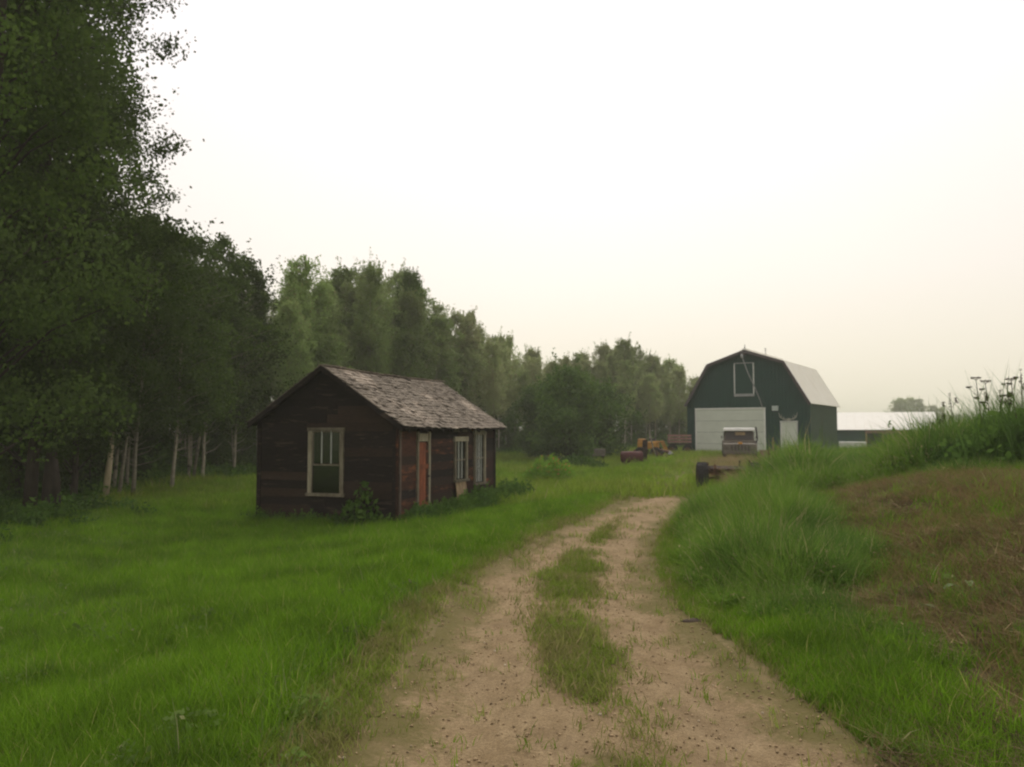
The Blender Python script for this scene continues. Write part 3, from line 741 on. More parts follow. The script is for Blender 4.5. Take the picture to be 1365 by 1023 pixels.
for s in (1, -1):
    MB().box((s*.755, 2.5, 1.36), (.02, 1.0, .36)).build('side_window', M['dark_metal'], tk)
    MB().lathe([(0, -.03), (.09, -.03), (.10, .02), (0, .02)], (s*.62, -.03, .74), 'y', 14).build('headlight', M['galv_dull'], tk)
    b = MB(); b.tube([(s*.78, 1.95, 1.2), (s*.86, 1.88, 1.22)], .012, 6); b.box((s*.87, 1.87, 1.26), (.06, .03, .12)); b.build('mirror', M['dark_metal'], tk)
    for y in (.75, 4.4): wheel('wheel', (s*.74, y, .36), .36, .2, 'x', tk)
b = MB(); b.box((0, -.06, .50), (1.66, .08, .16)); b.build('bumper', M['galv_dull'], tk, bevel=.02)
b = MB()
for k in range(6): b.box((-.4+.16*k, -.02, .74), (.05, .04, .26))
b.build('grille', M['dark_metal'], tk)
MB().box((.0, -.045, .98), (.20, .04, .10)).build('marker_light', M['amber'], tk)
MB().tube([(.80, 1.6, .7), (.92, 1.9, 1.2), (.86, 2.0, 1.78)], .045, 8).build('exhaust_stack', M['dark_metal'], tk)

# rusty cart with a black tyre, nearer, sunk in the dry weeds
kx, ky = 6.15, 22.6
ct = empty('farm_cart', (kx, ky, float(gz(kx, ky))-.02), R(-8), 'rusty wheeled farm cart with a worn black tyre in dry weeds by the lane', 'cart')
wheel('wheel', (-.80, 0, .38), .41, .30, 'x', ct); wheel('wheel', (.64, 0, .38), .41, .30, 'x', ct)
MB().tube([(-.7, 0, .36), (.6, 0, .36)], .035, 8).build('axle', M['rust'], ct)
b = MB()
for y in (-.35, .35, 1.2): b.box((-.05, y, .50), (1.1, .06, .07))
for x in (-.52, .42): b.box((x, .45, .57), (.07, 2.0, .07))
b.build('chassis', M['rust'], ct)
for k in range(9): MB().box((-.05, -.45+.22*k, .63), (1.05+rs.uniform(-.08, .08), .17, .03), (0, rs.uniform(-.03, .03), rs.uniform(-.04, .04))).build('plank', M['wood_brown'] if k % 3 else M['rust'], ct)
b = MB(); b.tube([(-.3, -.45, .5), (.05, -1.3, .42), (.4, -.45, .5)], .03, 6); b.tube([(.05, -1.25, .42), (.1, -1.9, .2)], .035, 6); b.build('tongue', M['rust'], ct)
for x, y, h_ in ((-.5, -.5, .16), (.42, -.5, .28), (.42, 1.4, .2), (-.5, 1.4, .14)): MB().box((x, y, .6+h_/2), (.05, .05, h_)).build('stake', M['rust'], ct)

# little yard things
def at(px, d, name, label, cat, rz=0, group=None):
    x = (px-682.5)/1070*d
    return empty(name, (x, d, float(gz(x, d))), rz, label, cat, group)
k = at(843, 41, 'stock_tank', 'long red metal tank low in the grass left of the barn', 'tank', R(-8))
MB().lathe([(0, -.58), (.20, -.57), (.29, -.50), (.30, 0), (.29, .30), (.30, .50), (.20, .57), (0, .58)], (-.05, 0, .42), 'x', 20).build('tank_body', M['red'], k, True)
for x in (-.4, .35): MB().box((x, 0, .10), (.08, .5, .22)).build('cradle', M['rust'], k)
MB().tube([(.1, 0, .7), (.1, 0, .80)], .06, 8).build('filler_cap', M['rust'], k)
k = at(859, 41.5, 'timber_post', 'thick dark weathered post standing beside the red tank', 'post')
MB().box((0, 0, .60), (.20, .2, 1.2), (0, .04, .2)).build('post_shaft', M['wood_brown'], k); MB().box((.02, 0, 1.22), (.24, .24, .04)).build('post_cap', M['rust'], k)
k = at(872, 47, 'yellow_loader', 'small yellow farm machine with raised arm among weeds left of the barn', 'machine', R(-20))
MB().box((-.35, 0, .78), (1.15, .9, .42)).build('body', M['yellow'], k, bevel=.05)
MB().box((-.75, 0, 1.05), (.35, .7, .22)).build('hood', M['yellow'], k, bevel=.04)
for s in (.36, -.36): MB().tube([(-.2, s, .95), (.45, s, 1.0), (.75, s, .35)], .06, 6).build('lift_arm', M['yellow'], k)
MB().box((.80, 0, .30), (.16, .95, .36), (0, .3, 0)).build('bucket', M['rust'], k)
for x in (-.75, .15):
    for s in (.48, -.48): wheel('wheel', (x, s, .34), .34, .2, 'y', k)
MB().box((-.1, 0, 1.12), (.35, .35, .12)).build('seat', M['dark_metal'], k)
k = at(871, 43, 'leaning_pole', 'thin pale pole leaning in front of the yellow machine', 'pole')
MB().tube([(.22, 0, 0), (-.05, 0, .8), (-.20, 0, 1.42)], [.045, .04, .03], 8).build('pole_shaft', M['bark_pale'], k, True)
MB().tube([(.35, .1, 0), (.15, .05, .45), (.0, 0, .75)], .04, 8).build('prop', M['wood_brown'], k, True)
k = at(887, 42, 'scrap_heap', 'heap of dark rusty scrap in the grass right of the leaning pole', 'scrap')
rr = random.Random(5)
for j in range(7): MB().box((rr.uniform(-.3, .3), rr.uniform(-.2, .2), .14+.07*j), (rr.uniform(.2, .55), rr.uniform(.1, .3), rr.uniform(.04, .14)), (rr.uniform(-.5, .5), rr.uniform(-.5, .5), rr.uniform(0, 3))).build('scrap_piece', M[rr.choice(['rust', 'dark_metal', 'rust'])], k)
k = at(906, 52, 'hay_wagon', 'faded pinkish farm wagon beside the left corner of the barn', 'wagon', R(-15))
MB().box((0, 0, .70), (1.5, 1.0, .08)).build('deck', M['wood_brown'], k)
for x in (-.72, -.25, .25, .72): MB().box((x, -.48, 1.05), (.06, .05, .64)).build('stake', M['dark_metal'], k)
for z in (.86, 1.05, 1.24): MB().box((0, -.52, z), (1.5, .025, .13)).build('side_board', M['pinkish'], k)
for x in (-.5, .5):
    for s in (.45, -.45): wheel('wheel', (x, s, .33), .33, .15, 'y', k)
k = at(1030, 38, 'pump_stand', 'thin rusty pipe stand with pinkish cap between the truck and the narrow door', 'pipe stand')
MB().tube([(0, 0, 0), (0, 0, 1.05)], .05, 8).build('pipe', M['pinkish'], k); MB().tube([(0, 0, 1.0), (0, 0, 1.3)], [.08, .03], 8).build('cap', M['pinkish'], k)
MB().box((.24, 0, .45), (.08, .08, .9)).build('side_post', M['panel_tan'], k); MB().box((-.2, 0, .55), (.10, .08, .4)).build('valve_box', M['rust'], k)
k = at(1018, 39, 'fuel_can', 'pinkish weathered drum right of the old truck', 'drum')
MB().lathe([(0, 0), (.20, 0), (.21, .03), (.20, .3), (.215, .32), (.20, .34), (.20, .62), (.21, .65), (0, .65)], (0, 0, 0), 'z', 18).build('drum_body', M['pinkish'], k, True)
MB().tube([(.1, 0, .65), (.1, 0, .69)], .03, 8).build('drum_bung', M['rust'], k)
k = at(1005, 19.5, 'marker_stake', 'short white stake with reddish foot in the weeds nearer than the cart', 'stake')
MB().box((0, 0, .24), (.09, .05, .24)).build('white_top', M['white'], k); MB().box((0, 0, .06), (.10, .06, .13)).build('red_foot', M['red'], k)
k = at(795, 47, 'grey_bin', 'low grey-green feed trough in tall grass under the trees', 'trough')
b = MB(); b.box((0, 0, .62), (.95, .55, .42), None, 1.06); b.build('trough_body', M['galv_dull'], k, bevel=.03)
for x in (-.38, .38): MB().box((x, 0, .22), (.07, .5, .44)).build('leg', M['wood_brown'], k)

# dark clod at the track edge, pale cut leaves on the mown slope
def rock(name, loc, r, sc, label, mat='stone', cat='stone'):
    rr = random.Random(int(loc[0]*100)); b = MB(); vs = []; n1, n2 = 9, 6
    prof_ = []
    for j in range(n2+1):
        th = math.pi*j/n2
        for i_ in range(n1):
            ph_ = 2*math.pi*i_/n1; q = r*(1+rr.uniform(-.18, .18))
            vs.append((q*math.sin(th)*math.cos(ph_)*sc[0], q*math.sin(th)*math.sin(ph_)*sc[1], q*math.cos(th)*sc[2]))
    fs = [(j*n1+i_, j*n1+(i_+1) % n1, (j+1)*n1+(i_+1) % n1, (j+1)*n1+i_) for j in range(n2) for i_ in range(n1)]
    b.add(vs, fs); o = b.build(name, M[mat], None, True); o.location = loc
    return tag(o, label, cat)
rock('clod', (1.62, 7.1, float(gz(1.62, 7.1))-.005), .06, (2.2, .7, .5), 'dark earth clod at the right edge of the dirt track', cat='clod')

# ------------------------------------------------------------------ trees
def leaf_quads(C, size, rng, flat=.0, stretch=1.3):
    n = len(C); a = rng.normal(size=(n, 3)); a /= np.linalg.norm(a, axis=1)[:, None]
    b = rng.normal(size=(n, 3)); b -= (a*b).sum(1)[:, None]*a; b /= np.linalg.norm(b, axis=1)[:, None]
    s = size*rng.uniform(.65, 1.3, n)[:, None]
    V = np.stack([C-a*s*stretch*.5, C+b*s*.42, C+a*s*stretch*.5, C-b*s*.42], 1).reshape(-1, 3)
    return V, np.arange(4*n).reshape(-1, 4)
def make_tree(kind, seed):
    """returns (trunk mesh, crown mesh)"""
    rng = np.random.default_rng(seed); rr = random.Random(seed)
    P = dict(
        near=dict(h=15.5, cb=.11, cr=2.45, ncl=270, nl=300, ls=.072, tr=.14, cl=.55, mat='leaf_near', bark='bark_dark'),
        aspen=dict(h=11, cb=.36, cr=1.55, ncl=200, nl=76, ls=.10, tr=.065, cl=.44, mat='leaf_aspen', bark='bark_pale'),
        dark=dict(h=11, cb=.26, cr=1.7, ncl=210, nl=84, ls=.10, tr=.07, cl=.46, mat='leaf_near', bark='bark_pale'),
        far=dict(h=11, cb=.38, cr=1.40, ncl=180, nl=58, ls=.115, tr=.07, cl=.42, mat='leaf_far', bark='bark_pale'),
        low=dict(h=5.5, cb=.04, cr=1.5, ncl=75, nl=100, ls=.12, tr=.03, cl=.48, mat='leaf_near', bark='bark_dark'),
        willow=dict(h=5.6, cb=.10, cr=2.3, ncl=150, nl=120, ls=.13, tr=.14, cl=.55, mat='leaf_willow', bark='bark_dark'))[kind]
    h, cb, cr = P['h'], P['cb'], P['cr']
    # trunk line
    pts = []; x = y = 0; lean = (rr.uniform(-.03, .03), rr.uniform(-.03, .03))
    for k in range(11):
        z = h*.97*k/10; x += rr.uniform(-.05, .05)*h/11+lean[0]*h/10; y += rr.uniform(-.05, .05)*h/11+lean[1]*h/10
        pts.append((x, y, z if k else -.3))
    rad = [P['tr']*(1.25 if k == 0 else 1-.93*k/10) for k in range(11)]
    T = MB(); T.tube(pts, rad, 8)
    pz = np.array(pts)
    def trunk_at(z): return np.array([np.interp(z, pz[:, 2], pz[:, 0]), np.interp(z, pz[:, 2], pz[:, 1]), z])
    C = []
    for i_ in range(P['ncl']):
        t_ = rng.uniform(0, 1)
        if kind == 'willow': env = math.sin(math.pi*min(1, (.12+.88*t_)))**.55
        elif kind == 'low': env = (1-t_)**.5*.9+.15
        elif kind == 'near': env = (1-(2*t_-.85)**2*.45 if t_ < .5 else (1-.75*(t_-.4)**1.4))*1.0
        else: env = (math.sin(math.pi*min(.93, .15+.73*t_)))**.85
        z = h*(cb+(1.0-cb)*t_)
        if kind == 'near' and .595 < z/h < .66 and rng.random() < .8: continue
        ang = rng.uniform(0, 2*math.pi); lob = 1+.42*math.sin(3*ang+seed+z*.9)+.18*math.sin(7*ang+z*2.3)
        r = cr*env*lob*rng.uniform(.15, 1)**.55
        c = trunk_at(min(z, h*.96))+np.array([math.cos(ang)*r, math.sin(ang)*r, rng.normal()*.1])
        c[2] = min(z, h)
        C.append(c)
        if i_ % (2 if kind != 'near' else 2) == 0 and r > .3:
            s = trunk_at(max(h*cb*.6, z-r*.65)); md = (s+c)/2+np.array([0, 0, .12*r])
            r0 = max(.014, P['tr']*.32*(1-z/h*.7))
            T.tube([s, md, c], [r0, r0*.6, .008], 4, False)
    # a few dead low twigs on the aspens
    if kind in ('aspen', 'far', 'dark'):
        for i_ in range(7):
            z = rng.uniform(.10, cb)*h; a = rng.uniform(0, 6.28); s = trunk_at(z); l_ = rng.uniform(.5, 1.2)
            T.tube([s, s+np.array([math.cos(a)*l_*.6, math.sin(a)*l_*.6, .18]), s+np.array([math.cos(a)*l_, math.sin(a)*l_, .5])], [.02, .012, .005], 4, False)
    C = np.array(C); L_ = []
    for c in C:
        n = int(P['nl']*rng.uniform(.5, 1.4)); q = np.clip(rng.normal(size=(n, 3)), -2.1, 2.1)
        q *= P['cl']*rng.uniform(.38, .62)*(np.array([1, 1, 1.25]) if kind in ('aspen', 'far', 'dark') else 1)
        sw = rng.normal()*.35; q[:, 0] += q[:, 2]*sw
        q *= np.array([1, 1, .95]) if kind != 'near' else np.array([1, 1, .7])
        if kind in ('aspen', 'far', 'dark'): q *= 1.08-.5*(c[2]/h)**2
        L_.append(c+q)
        if rng.random() < .30:     # leafy shoot sticking out
            d_ = q[0]/max(1e-6, np.linalg.norm(q[0]))*1.0+np.array([0, 0, .6]); k = rng.uniform(0, 1, 22)[:, None]
            L_.append(c+d_*k*P['cl']*1.9+rng.normal(size=(22, 3))*.06)
    if kind in ('aspen', 'dark', 'far', 'near'):   # leader shoots at the top
        for j in range(5):
            k = rng.uniform(0, 1, 45)[:, None]; b0 = trunk_at(h*.93)+np.array([rng.uniform(-.6, .6), rng.uniform(-.6, .6), 0])
            L_.append(b0+np.array([rng.uniform(-.15, .15), rng.uniform(-.15, .15), h*.10])*k+rng.normal(size=(45, 3))*.10*(1.1-k))
    L_ = np.concatenate(L_); L_ = L_[L_[:, 2] > .15]
    V, F = leaf_quads(L_, P['ls'], rng)
    return T.mesh(kind+'_trunk', M[P['bark']], True), npmesh(kind+'_crown', V, F, M[P['mat']])
PROTO = {}
for kind, n in (('near', 2), ('aspen', 4), ('dark', 2), ('far', 4), ('low', 2), ('willow', 1)):
    PROTO[kind] = [make_tree(kind, 100+7*j+len(kind)*31) for j in range(n)]
HT = dict(near=15.5, aspen=11, dark=11, far=11, low=5.5, willow=5.6)
cnt = {}
def tree(kind, x, y, height, name, label, group=None, rz=None, wide=1.0):
    k = cnt.get(kind, 0); cnt[kind] = k+1
    tm, cm_ = PROTO[kind][k % len(PROTO[kind])]
    s = height/HT[kind]*(.96 if kind in ('aspen', 'far', 'dark') else 1)
    o = empty(name, (x, y, float(gz(x, y))), random.uniform(0, 6.28) if rz is None else rz, label, 'tree', group)
    o.scale = (s*wide, s*wide, s)
    link('trunk', tm, o); link('crown', cm_, o)
    return o
# the big near trees at the left
def tpx(px, d): return ((px-682.5)/1070*d, d)
big = [(-40, 15.0, 17.5, .9, 'huge leafy tree at the very edge of the photo, cut off by it'),
       (40, 18.2, 17.0, .92, 'tallest dark leafy tree at left with a gap of sky in its upper crown'),
       (98, 21.5, 11.6, .86, 'tall dark tree right behind the tallest left-hand tree'),
       (15, 22.0, 16.0, 1.0, 'tall dark tree half hidden behind the edge tree'),
       (-60, 19.0, 16.5, 1.0, 'dark leafy tree just beyond the edge of the photo')]
for px, d, h, wd, lb_ in big:
    x, y = tpx(px, d); tree('near', x, y, h, 'poplar_tree', lb_, 'big leafy trees on the left', None, wd)
for px, d, h, lb_ in ((178, 23.5, 8.6, 'rounded mid-height dark tree right of the tallest left-hand trees'),
                      (228, 26.5, 8.9, 'shorter dark tree filling the gap beside the rounded mid-height tree'),
                      (268, 30.0, 9.5, 'dark pointed tree left of the dip in the treetops'),
                      (150, 26.0, 9.0, 'dark tree deep in shade between leaning pale trunks'),
                      (310, 34.0, 9.6, 'dark tree standing just left of the shed roof')):
    x, y = tpx(px, d); tree('dark', x, y, h, 'poplar_tree', lb_, 'dark trees left of the shed', None, 1.15)
# treetops along the belt, measured: px of tree, distance, height
rt = random.Random(21)
def top_y(px):  # skyline row in the photograph
    return np.interp(px, [200, 235, 270, 300, 340, 370, 400, 430, 470, 500, 545, 570, 600, 640, 680, 720, 760, 800, 830, 860, 890, 925, 960, 1040, 1110],
                     [265, 300, 312, 340, 368, 380, 345, 358, 348, 350, 352, 395, 405, 418, 440, 468, 465, 455, 450, 462, 475, 500, 520, 560, 565])
def edge_d(px):
    return np.interp(px, [-50, 100, 200, 330, 450, 560, 670, 780, 925, 1110], [19, 24, 28, 34, 42, 50, 58, 66, 76, 90])
marks = [(40, "at the photo's left edge"), (110, 'behind the thick dark stump'), (180, 'behind the broken trunk'), (250, 'right of the broken trunk'),
         (340, 'just left of the shed wall'), (400, 'over the left roof slope'), (460, 'over the shed gable peak'), (530, 'over the near half roof'), (600, 'over the far half roof'),
         (665, 'at the rear shed corner'), (705, 'just right of the shed'), (745, 'behind the flowering bush'), (790, 'behind the dark willow'), (835, 'above the red tank'),
         (880, 'above the yellow machine'), (930, "at the barn's left wall"), (1200, 'behind the barn')]
ranks = ['in the front rank', 'in the second rank', 'in the third rank', 'in the fourth rank', 'deep in the wood', 'deep in the wood', 'at the far side of the wood', 'at the far side of the wood']
def where(px): return next(t_ for p_, t_ in marks if px < p_)
zones = [(-60, 340, 'slender pale-trunked tree in the shaded wood left of the shed', 'wood left of the shed'),
         (340, 665, 'slender tree in the tall belt directly behind the shed roof', 'tree belt behind the shed'),
         (665, 1115, 'slender hazy tree in the belt between the shed and the barn', 'tree belt between shed and barn')]
ntree = 0
for row in range(8):
    px = -50+rt.uniform(0, 20)
    while px < 1090:
        ed = float(edge_d(px)); d = ed+row*3.0+rt.uniform(-1.1, 1.3)
        step = 2.0/ed*1070*rt.uniform(.8, 1.25)*(1 if row < 4 else 1.2)
        if (px > 930 and row > 3) or (px > 520 and row > 5): px += step; continue
        X_ = (px-682.5)/1070*d
        h = (575-float(top_y(px)))/1070*d+EYE-.2
        h *= (rt.uniform(.87, 1.05) if row in (1, 2, 3) else rt.uniform(.70, .95)) if px > 200 else rt.uniform(.6, .85)
        h = max(5.5, min(h, 15.5))
        if px < 200: h = rt.uniform(8, 12) if px < 120 else min(rt.uniform(8, 11), (575-270)/1070*d+1.8)
        z_ = zones[0] if px < 340 else zones[1] if px < 665 else zones[2]
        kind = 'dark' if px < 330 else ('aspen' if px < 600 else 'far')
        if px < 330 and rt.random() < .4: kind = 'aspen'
        name = 'aspen_tree'
        tree(kind, X_, d, h, name, ('dark slender tree ' if kind == 'dark' else 'slender pale-trunked tree ' if kind == 'aspen' else 'hazy slender tree ')+ranks[row]+' '+where(px), z_[3], None, rt.uniform(.78, 1.22) if px > 330 else 1.0); ntree += 1
        if row in (1, 3, 4, 5, 6, 7) and rt.random() < (.9 if px < 500 else .8):
            dx, dy = rt.uniform(-1, 1), rt.uniform(.3, 1.4)
            tree('low', X_+dx, d+dy, rt.uniform(2.6, 5.0), 'sapling', 'low leafy sapling '+ranks[row].replace('in the ', 'behind the ')+' '+where(px), 'saplings under the '+z_[3]); ntree += 1
        px += step
print('trees', ntree)
# single trees with a place of their own
for px, d, h, kind, nm, lb_, wd in ((548, 49, 12.2, 'dark', 'poplar_tree', 'narrow dark green tree topping the belt right behind the shed', .62),
                                (403, 41, 11.0, 'aspen', 'aspen_tree', 'pale aspen peak standing above the shed gable', 1.0),
                                (492, 45, 11.6, 'aspen', 'aspen_tree', 'pointed aspen topping the belt over the middle of the shed roof', .85),
                                (612, 55, 10.2, 'far', 'aspen_tree', 'pale yellowish tree right of the narrow dark tree', 1.2),
                                (832, 70, 9.8, 'far', 'aspen_tree', 'tall feathery tree topping the belt left of the barn', 1.0)):
    x, y = tpx(px, d); tree(kind, x, y, h, nm, lb_, None, None, wd)
x, y = tpx(758, 47); tree('willow', x, y, 5.4, 'willow_tree', 'rounded dark willow standing in the meadow left of the barn', None, None, 1.0)
x, y = tpx(800, 52); tree('willow', x, y, 4.6, 'willow_tree', 'smaller bushy willow just right of the rounded dark one', None, 1.4, 1.0)
x, y = tpx(722, 53); tree('willow', x, y, 4.8, 'willow_tree', 'smaller bushy willow just left of the rounded dark one', None, 2.9, .9)
# snags and leaning stems at the edge of the wood
for px, d, a, h, r_, mt, lb_ in ((142, 23.2, 5, 2.0, .085, 'wood_white', 'bleached broken trunk leaning at the edge of the wood'),
                             (160, 24.0, 6, 2.3, .05, 'bark_pale', 'thin pale stem leaning behind the bleached broken trunk'),
                             (72, 19.6, -2, 1.5, .20, 'bark_dark', 'thick dark stump of a broken trunk under the tallest tree'),
                             (258, 30, 7, 6.0, .05, 'bark_pale', 'long thin pale stem leaning right in the shaded wood'),
                             (97, 24, 1, 4.5, .05, 'bark_pale', 'straight thin pale stem right of the dark stump')):
    x, y = tpx(px, d); o = MB().tube([(0, 0, -.2), (math.tan(R(a))*h*.5+.03, 0, h*.5), (math.tan(R(a))*h, .05, h)], [r_*1.2, r_, r_*.6], 9).build('dead_trunk', M[mt], None, True)
    o.location = (x, y, float(gz(x, y))); tag(o, lb_, 'dead tree')
# far trees at the right
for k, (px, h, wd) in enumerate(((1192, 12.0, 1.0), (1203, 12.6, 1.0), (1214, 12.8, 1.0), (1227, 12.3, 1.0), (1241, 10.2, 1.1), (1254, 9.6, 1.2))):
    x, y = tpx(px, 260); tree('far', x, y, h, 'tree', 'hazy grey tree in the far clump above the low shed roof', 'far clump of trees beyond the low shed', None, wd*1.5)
rng = np.random.default_rng(5)
n = 26000; xx = rng.uniform(-60, 620, n); hh = 10.5+4.5*fbm(xx, xx*0, .03, 5)+rng.uniform(-1, 1, n)
C = np.stack([xx, 560+rng.uniform(-12, 12, n)+.03*xx, rng.uniform(0, 1, n)**.8*hh], 1)
V, F = leaf_quads(C, 1.7, rng)
tag(link('far_treeline', npmesh('far_treeline', V, F, M['far_tree'])), 'faint hazy tree line along the horizon behind the low shed', 'tree line', kind='stuff')

# ------------------------------------------------------------------ grass and weeds (geometry nodes put clump meshes on points)
def blades(n, r, h, w, bend, rng, segs=3, lay=0.0, droop=0.0):
    Vs = []; Q = []; Tt = []; base = 0
    for i_ in range(n):
        a = rng.uniform(0, 6.283); rr_ = r*math.sqrt(rng.uniform()); x0, y0 = rr_*math.cos(a), rr_*math.sin(a)
        d = rng.uniform(0, 6.283); dx, dy = math.cos(d), math.sin(d); hh_ = h*rng.uniform(.55, 1.15); ww = w*rng.uniform(.7, 1.3); bd = bend*rng.uniform(.3, 1.4)
        f = rng.uniform(0, 6.283); sx, sy = math.cos(f)*ww/2, math.sin(f)*ww/2
        for k in range(segs+1):
            t_ = k/segs; off = hh_*(bd*t_**2+lay*t_); z = hh_*(t_-droop*bd*t_**3)*(1-.8*lay*t_*0 if lay < 1 else .25)
            wd = 1-t_**1.5
            if k < segs: Vs += [(x0+dx*off-sx*wd, y0+dy*off-sy*wd, z), (x0+dx*off+sx*wd, y0+dy*off+sy*wd, z)]
            else: Vs.append((x0+dx*off, y0+dy*off, z))
        for k in range(segs-1): Q.append((base+2*k, base+2*k+1, base+2*k+3, base+2*k+2))
        b = base+2*(segs-1); Tt.append((b, b+1, b+2)); base += 2*segs+1
    return np.array(Vs), np.array(Q).reshape(-1, 4), np.array(Tt)
def leafy(n, r, h, ls, rng):
    c = rng.normal(size=(n, 3))*np.array([r*.5, r*.5, 0]); c[:, 2] = h*rng.uniform(.08, 1, n)*(1-.5*np.clip(np.hypot(c[:, 0], c[:, 1])/r, 0, 1))
    V, F = leaf_quads(c, ls, rng, stretch=1.6); st = MB()
    for k in range(max(3, n//10)):
        q = c[k]; st.tube([(q[0]*.3, q[1]*.3, 0), tuple(q)], [.006, .003], 3, False)
    sv = np.array(st.v); sf = np.array(st.f)+len(V)
    return np.concatenate([V, sv]), np.concatenate([F, sf]), np.zeros((0, 3), int)
def joinc(*parts):
    V = []; Q = []; T_ = []; b = 0
    for v, q, t_ in parts: V.append(v); Q.append(q+b if len(q) else q.reshape(0, 4)); T_.append(t_+b if len(t_) else t_.reshape(0, 3)); b += len(v)
    return np.concatenate(V), np.concatenate(Q).astype(int), np.concatenate(T_).astype(int)

def scatter(name, variants, pts, scl, mat, label, rng, extra_mats=None, cat='grass', tilt=.18):
    nvar = len(variants); n = len(pts)
    V = [np.asarray(pts)]; kind = [np.zeros(n)]; Q = []; T_ = []; b = n
    for j, (v, q, t_) in enumerate(variants):
        V.append(v); kind.append(np.full(len(v), j+1)); Q.append(q+b if len(q) else q); T_.append(t_+b if len(t_) else t_); b += len(v)
    V = np.concatenate(V); kind = np.concatenate(kind); tot = len(V)
    Q = np.concatenate([q for q in Q if len(q)]) if any(len(q) for q in Q) else np.zeros((0, 4), int)
    Tl = [t_ for t_ in T_ if len(t_)]; T_ = np.concatenate(Tl) if Tl else np.zeros((0, 3), int)
    me = npmesh(name, V, [Q, T_], mat, {'vid': kind,
        'scl': np.concatenate([scl, np.zeros(tot-n)]), 'rz': np.concatenate([rng.uniform(0, 6.283, n), np.zeros(tot-n)]),
        'tx': np.concatenate([rng.normal(size=n)*tilt, np.zeros(tot-n)]), 'ty': np.concatenate([rng.normal(size=n)*tilt, np.zeros(tot-n)]),
        'vi': np.concatenate([rng.integers(0, nvar, n), np.zeros(tot-n)])})
    o = link(name, me); tag(o, label, cat, kind='stuff')
    ng = bpy.data.node_groups.new(name, 'GeometryNodeTree')
    ng.interface.new_socket('Geometry', in_out='INPUT', socket_type='NodeSocketGeometry')
    ng.interface.new_socket('Geometry', in_out='OUTPUT', socket_type='NodeSocketGeometry')
    nn = ng.nodes; L2 = ng.links
    gi = nn.new('NodeGroupInput'); go = nn.new('NodeGroupOutput')
    def attr(nm):
        a = nn.new('GeometryNodeInputNamedAttribute'); a.data_type = 'FLOAT'; a.inputs['Name'].default_value = nm; return a.outputs['Attribute']
    def sepa(val):
        c = nn.new('FunctionNodeCompare'); c.data_type = 'FLOAT'; c.operation = 'EQUAL'; c.inputs['Epsilon'].default_value = .1
        L2.new(attr('vid'), c.inputs[0]); c.inputs[1].default_value = val
        s = nn.new('GeometryNodeSeparateGeometry'); s.domain = 'POINT'; L2.new(gi.outputs[0], s.inputs[0]); L2.new(c.outputs[0], s.inputs[1]); return s.outputs[0]
    pts_ = sepa(0)
    gt = nn.new('GeometryNodeGeometryToInstance')
    for j in reversed(range(nvar)): L2.new(sepa(j+1), gt.inputs[0])
    mp_ = nn.new('GeometryNodeMeshToPoints'); L2.new(pts_, mp_.inputs[0])
    iop = nn.new('GeometryNodeInstanceOnPoints'); L2.new(mp_.outputs[0], iop.inputs['Points']); L2.new(gt.outputs[0], iop.inputs['Instance'])
    iop.inputs['Pick Instance'].default_value = True
    ti = nn.new('FunctionNodeFloatToInt'); L2.new(attr('vi'), ti.inputs[0]); L2.new(ti.outputs[0], iop.inputs['Instance Index'])
    cb = nn.new('ShaderNodeCombineXYZ'); L2.new(attr('tx'), cb.inputs[0]); L2.new(attr('ty'), cb.inputs[1]); L2.new(attr('rz'), cb.inputs[2])
    er = nn.new('FunctionNodeEulerToRotation'); L2.new(cb.outputs[0], er.inputs[0]); L2.new(er.outputs[0], iop.inputs['Rotation'])
    L2.new(attr('scl'), iop.inputs['Scale'])
    L2.new(iop.outputs[0], go.inputs[0])
    mod = o.modifiers.new('scatter', 'NODES'); mod.node_group = ng
    return o
def sample(n, x0, x1, y0, y1, fn, rng, powd=1.0):
    """points in view fan, density falling with distance; fn(x,y) -> keep probability"""
    y = y0*(y1/y0)**(rng.uniform(0, 1, n)**powd)
    x = rng.uniform(x0, x1, n)*1.0
    x = rng.uniform(-1, 1, n)*(y*.72+1.5) if x0 is None else x
    k = rng.uniform(0, 1, n) < fn(x, y)
    x, y = x[k], y[k]
    return x, y
def shed_in(x, y, pad=0.0):
    dx, dy = x-cx, y-cy; c_, s_ = math.cos(R(20)), math.sin(R(20))
    lx = dx*c_-dy*s_; ly = dx*s_+dy*c_
    return (np.abs(lx) < W2+pad) & (ly > -pad) & (ly < L+pad)
def forest_edge(x, y):   # >0 inside the wood
    px = x/y*1070+682.5
    return y-edge_d(px)
def lift(x, y, dz=-.01): return np.stack([x, y, gz(x, y)+dz], 1)

rng = np.random.default_rng(12)
def tall_mask(x, y):      # unmown bank between the track and the mown slope, and beyond it
    c = pc(y); h = ph(y)
    t_ = ss((x-(c+h+.25+.45*(fbm(x, y, .8, 61)-.5)))/.5)
    t_ = t_*(1-brown_mask(x, y))
    t_ = t_*(1-.75*ss((y-15)/3)*ss((x/y-.24)/.02)*(1-ss((x/y-.34)/.03)))
    return t_*(1-ss((y-40)/6))
def lawn_p(x, y):
    p = (np.abs(x-pc(y)) > ph(y)+.10+.42*(x < pc(y))*(1-ss((y-6)/6))+.25*(fbm(x, y, 1.4, 33)-.5))*1.0+(y > 20.5)
    p = np.clip(p, 0, 1)
    p = p*(1-.96*brown_mask(x, y))*(1-.6*tall_mask(x, y))*(~shed_in(x, y, .0))
    p = p*(1-.75*lane_mask(x, y))
    return p
lawn_var = [blades(26, .11, .13, .0085, .55, rng, 3) for _ in range(4)]+[blades(20, .10, .19, .008, .6, rng, 3) for _ in range(2)]
n = 190000
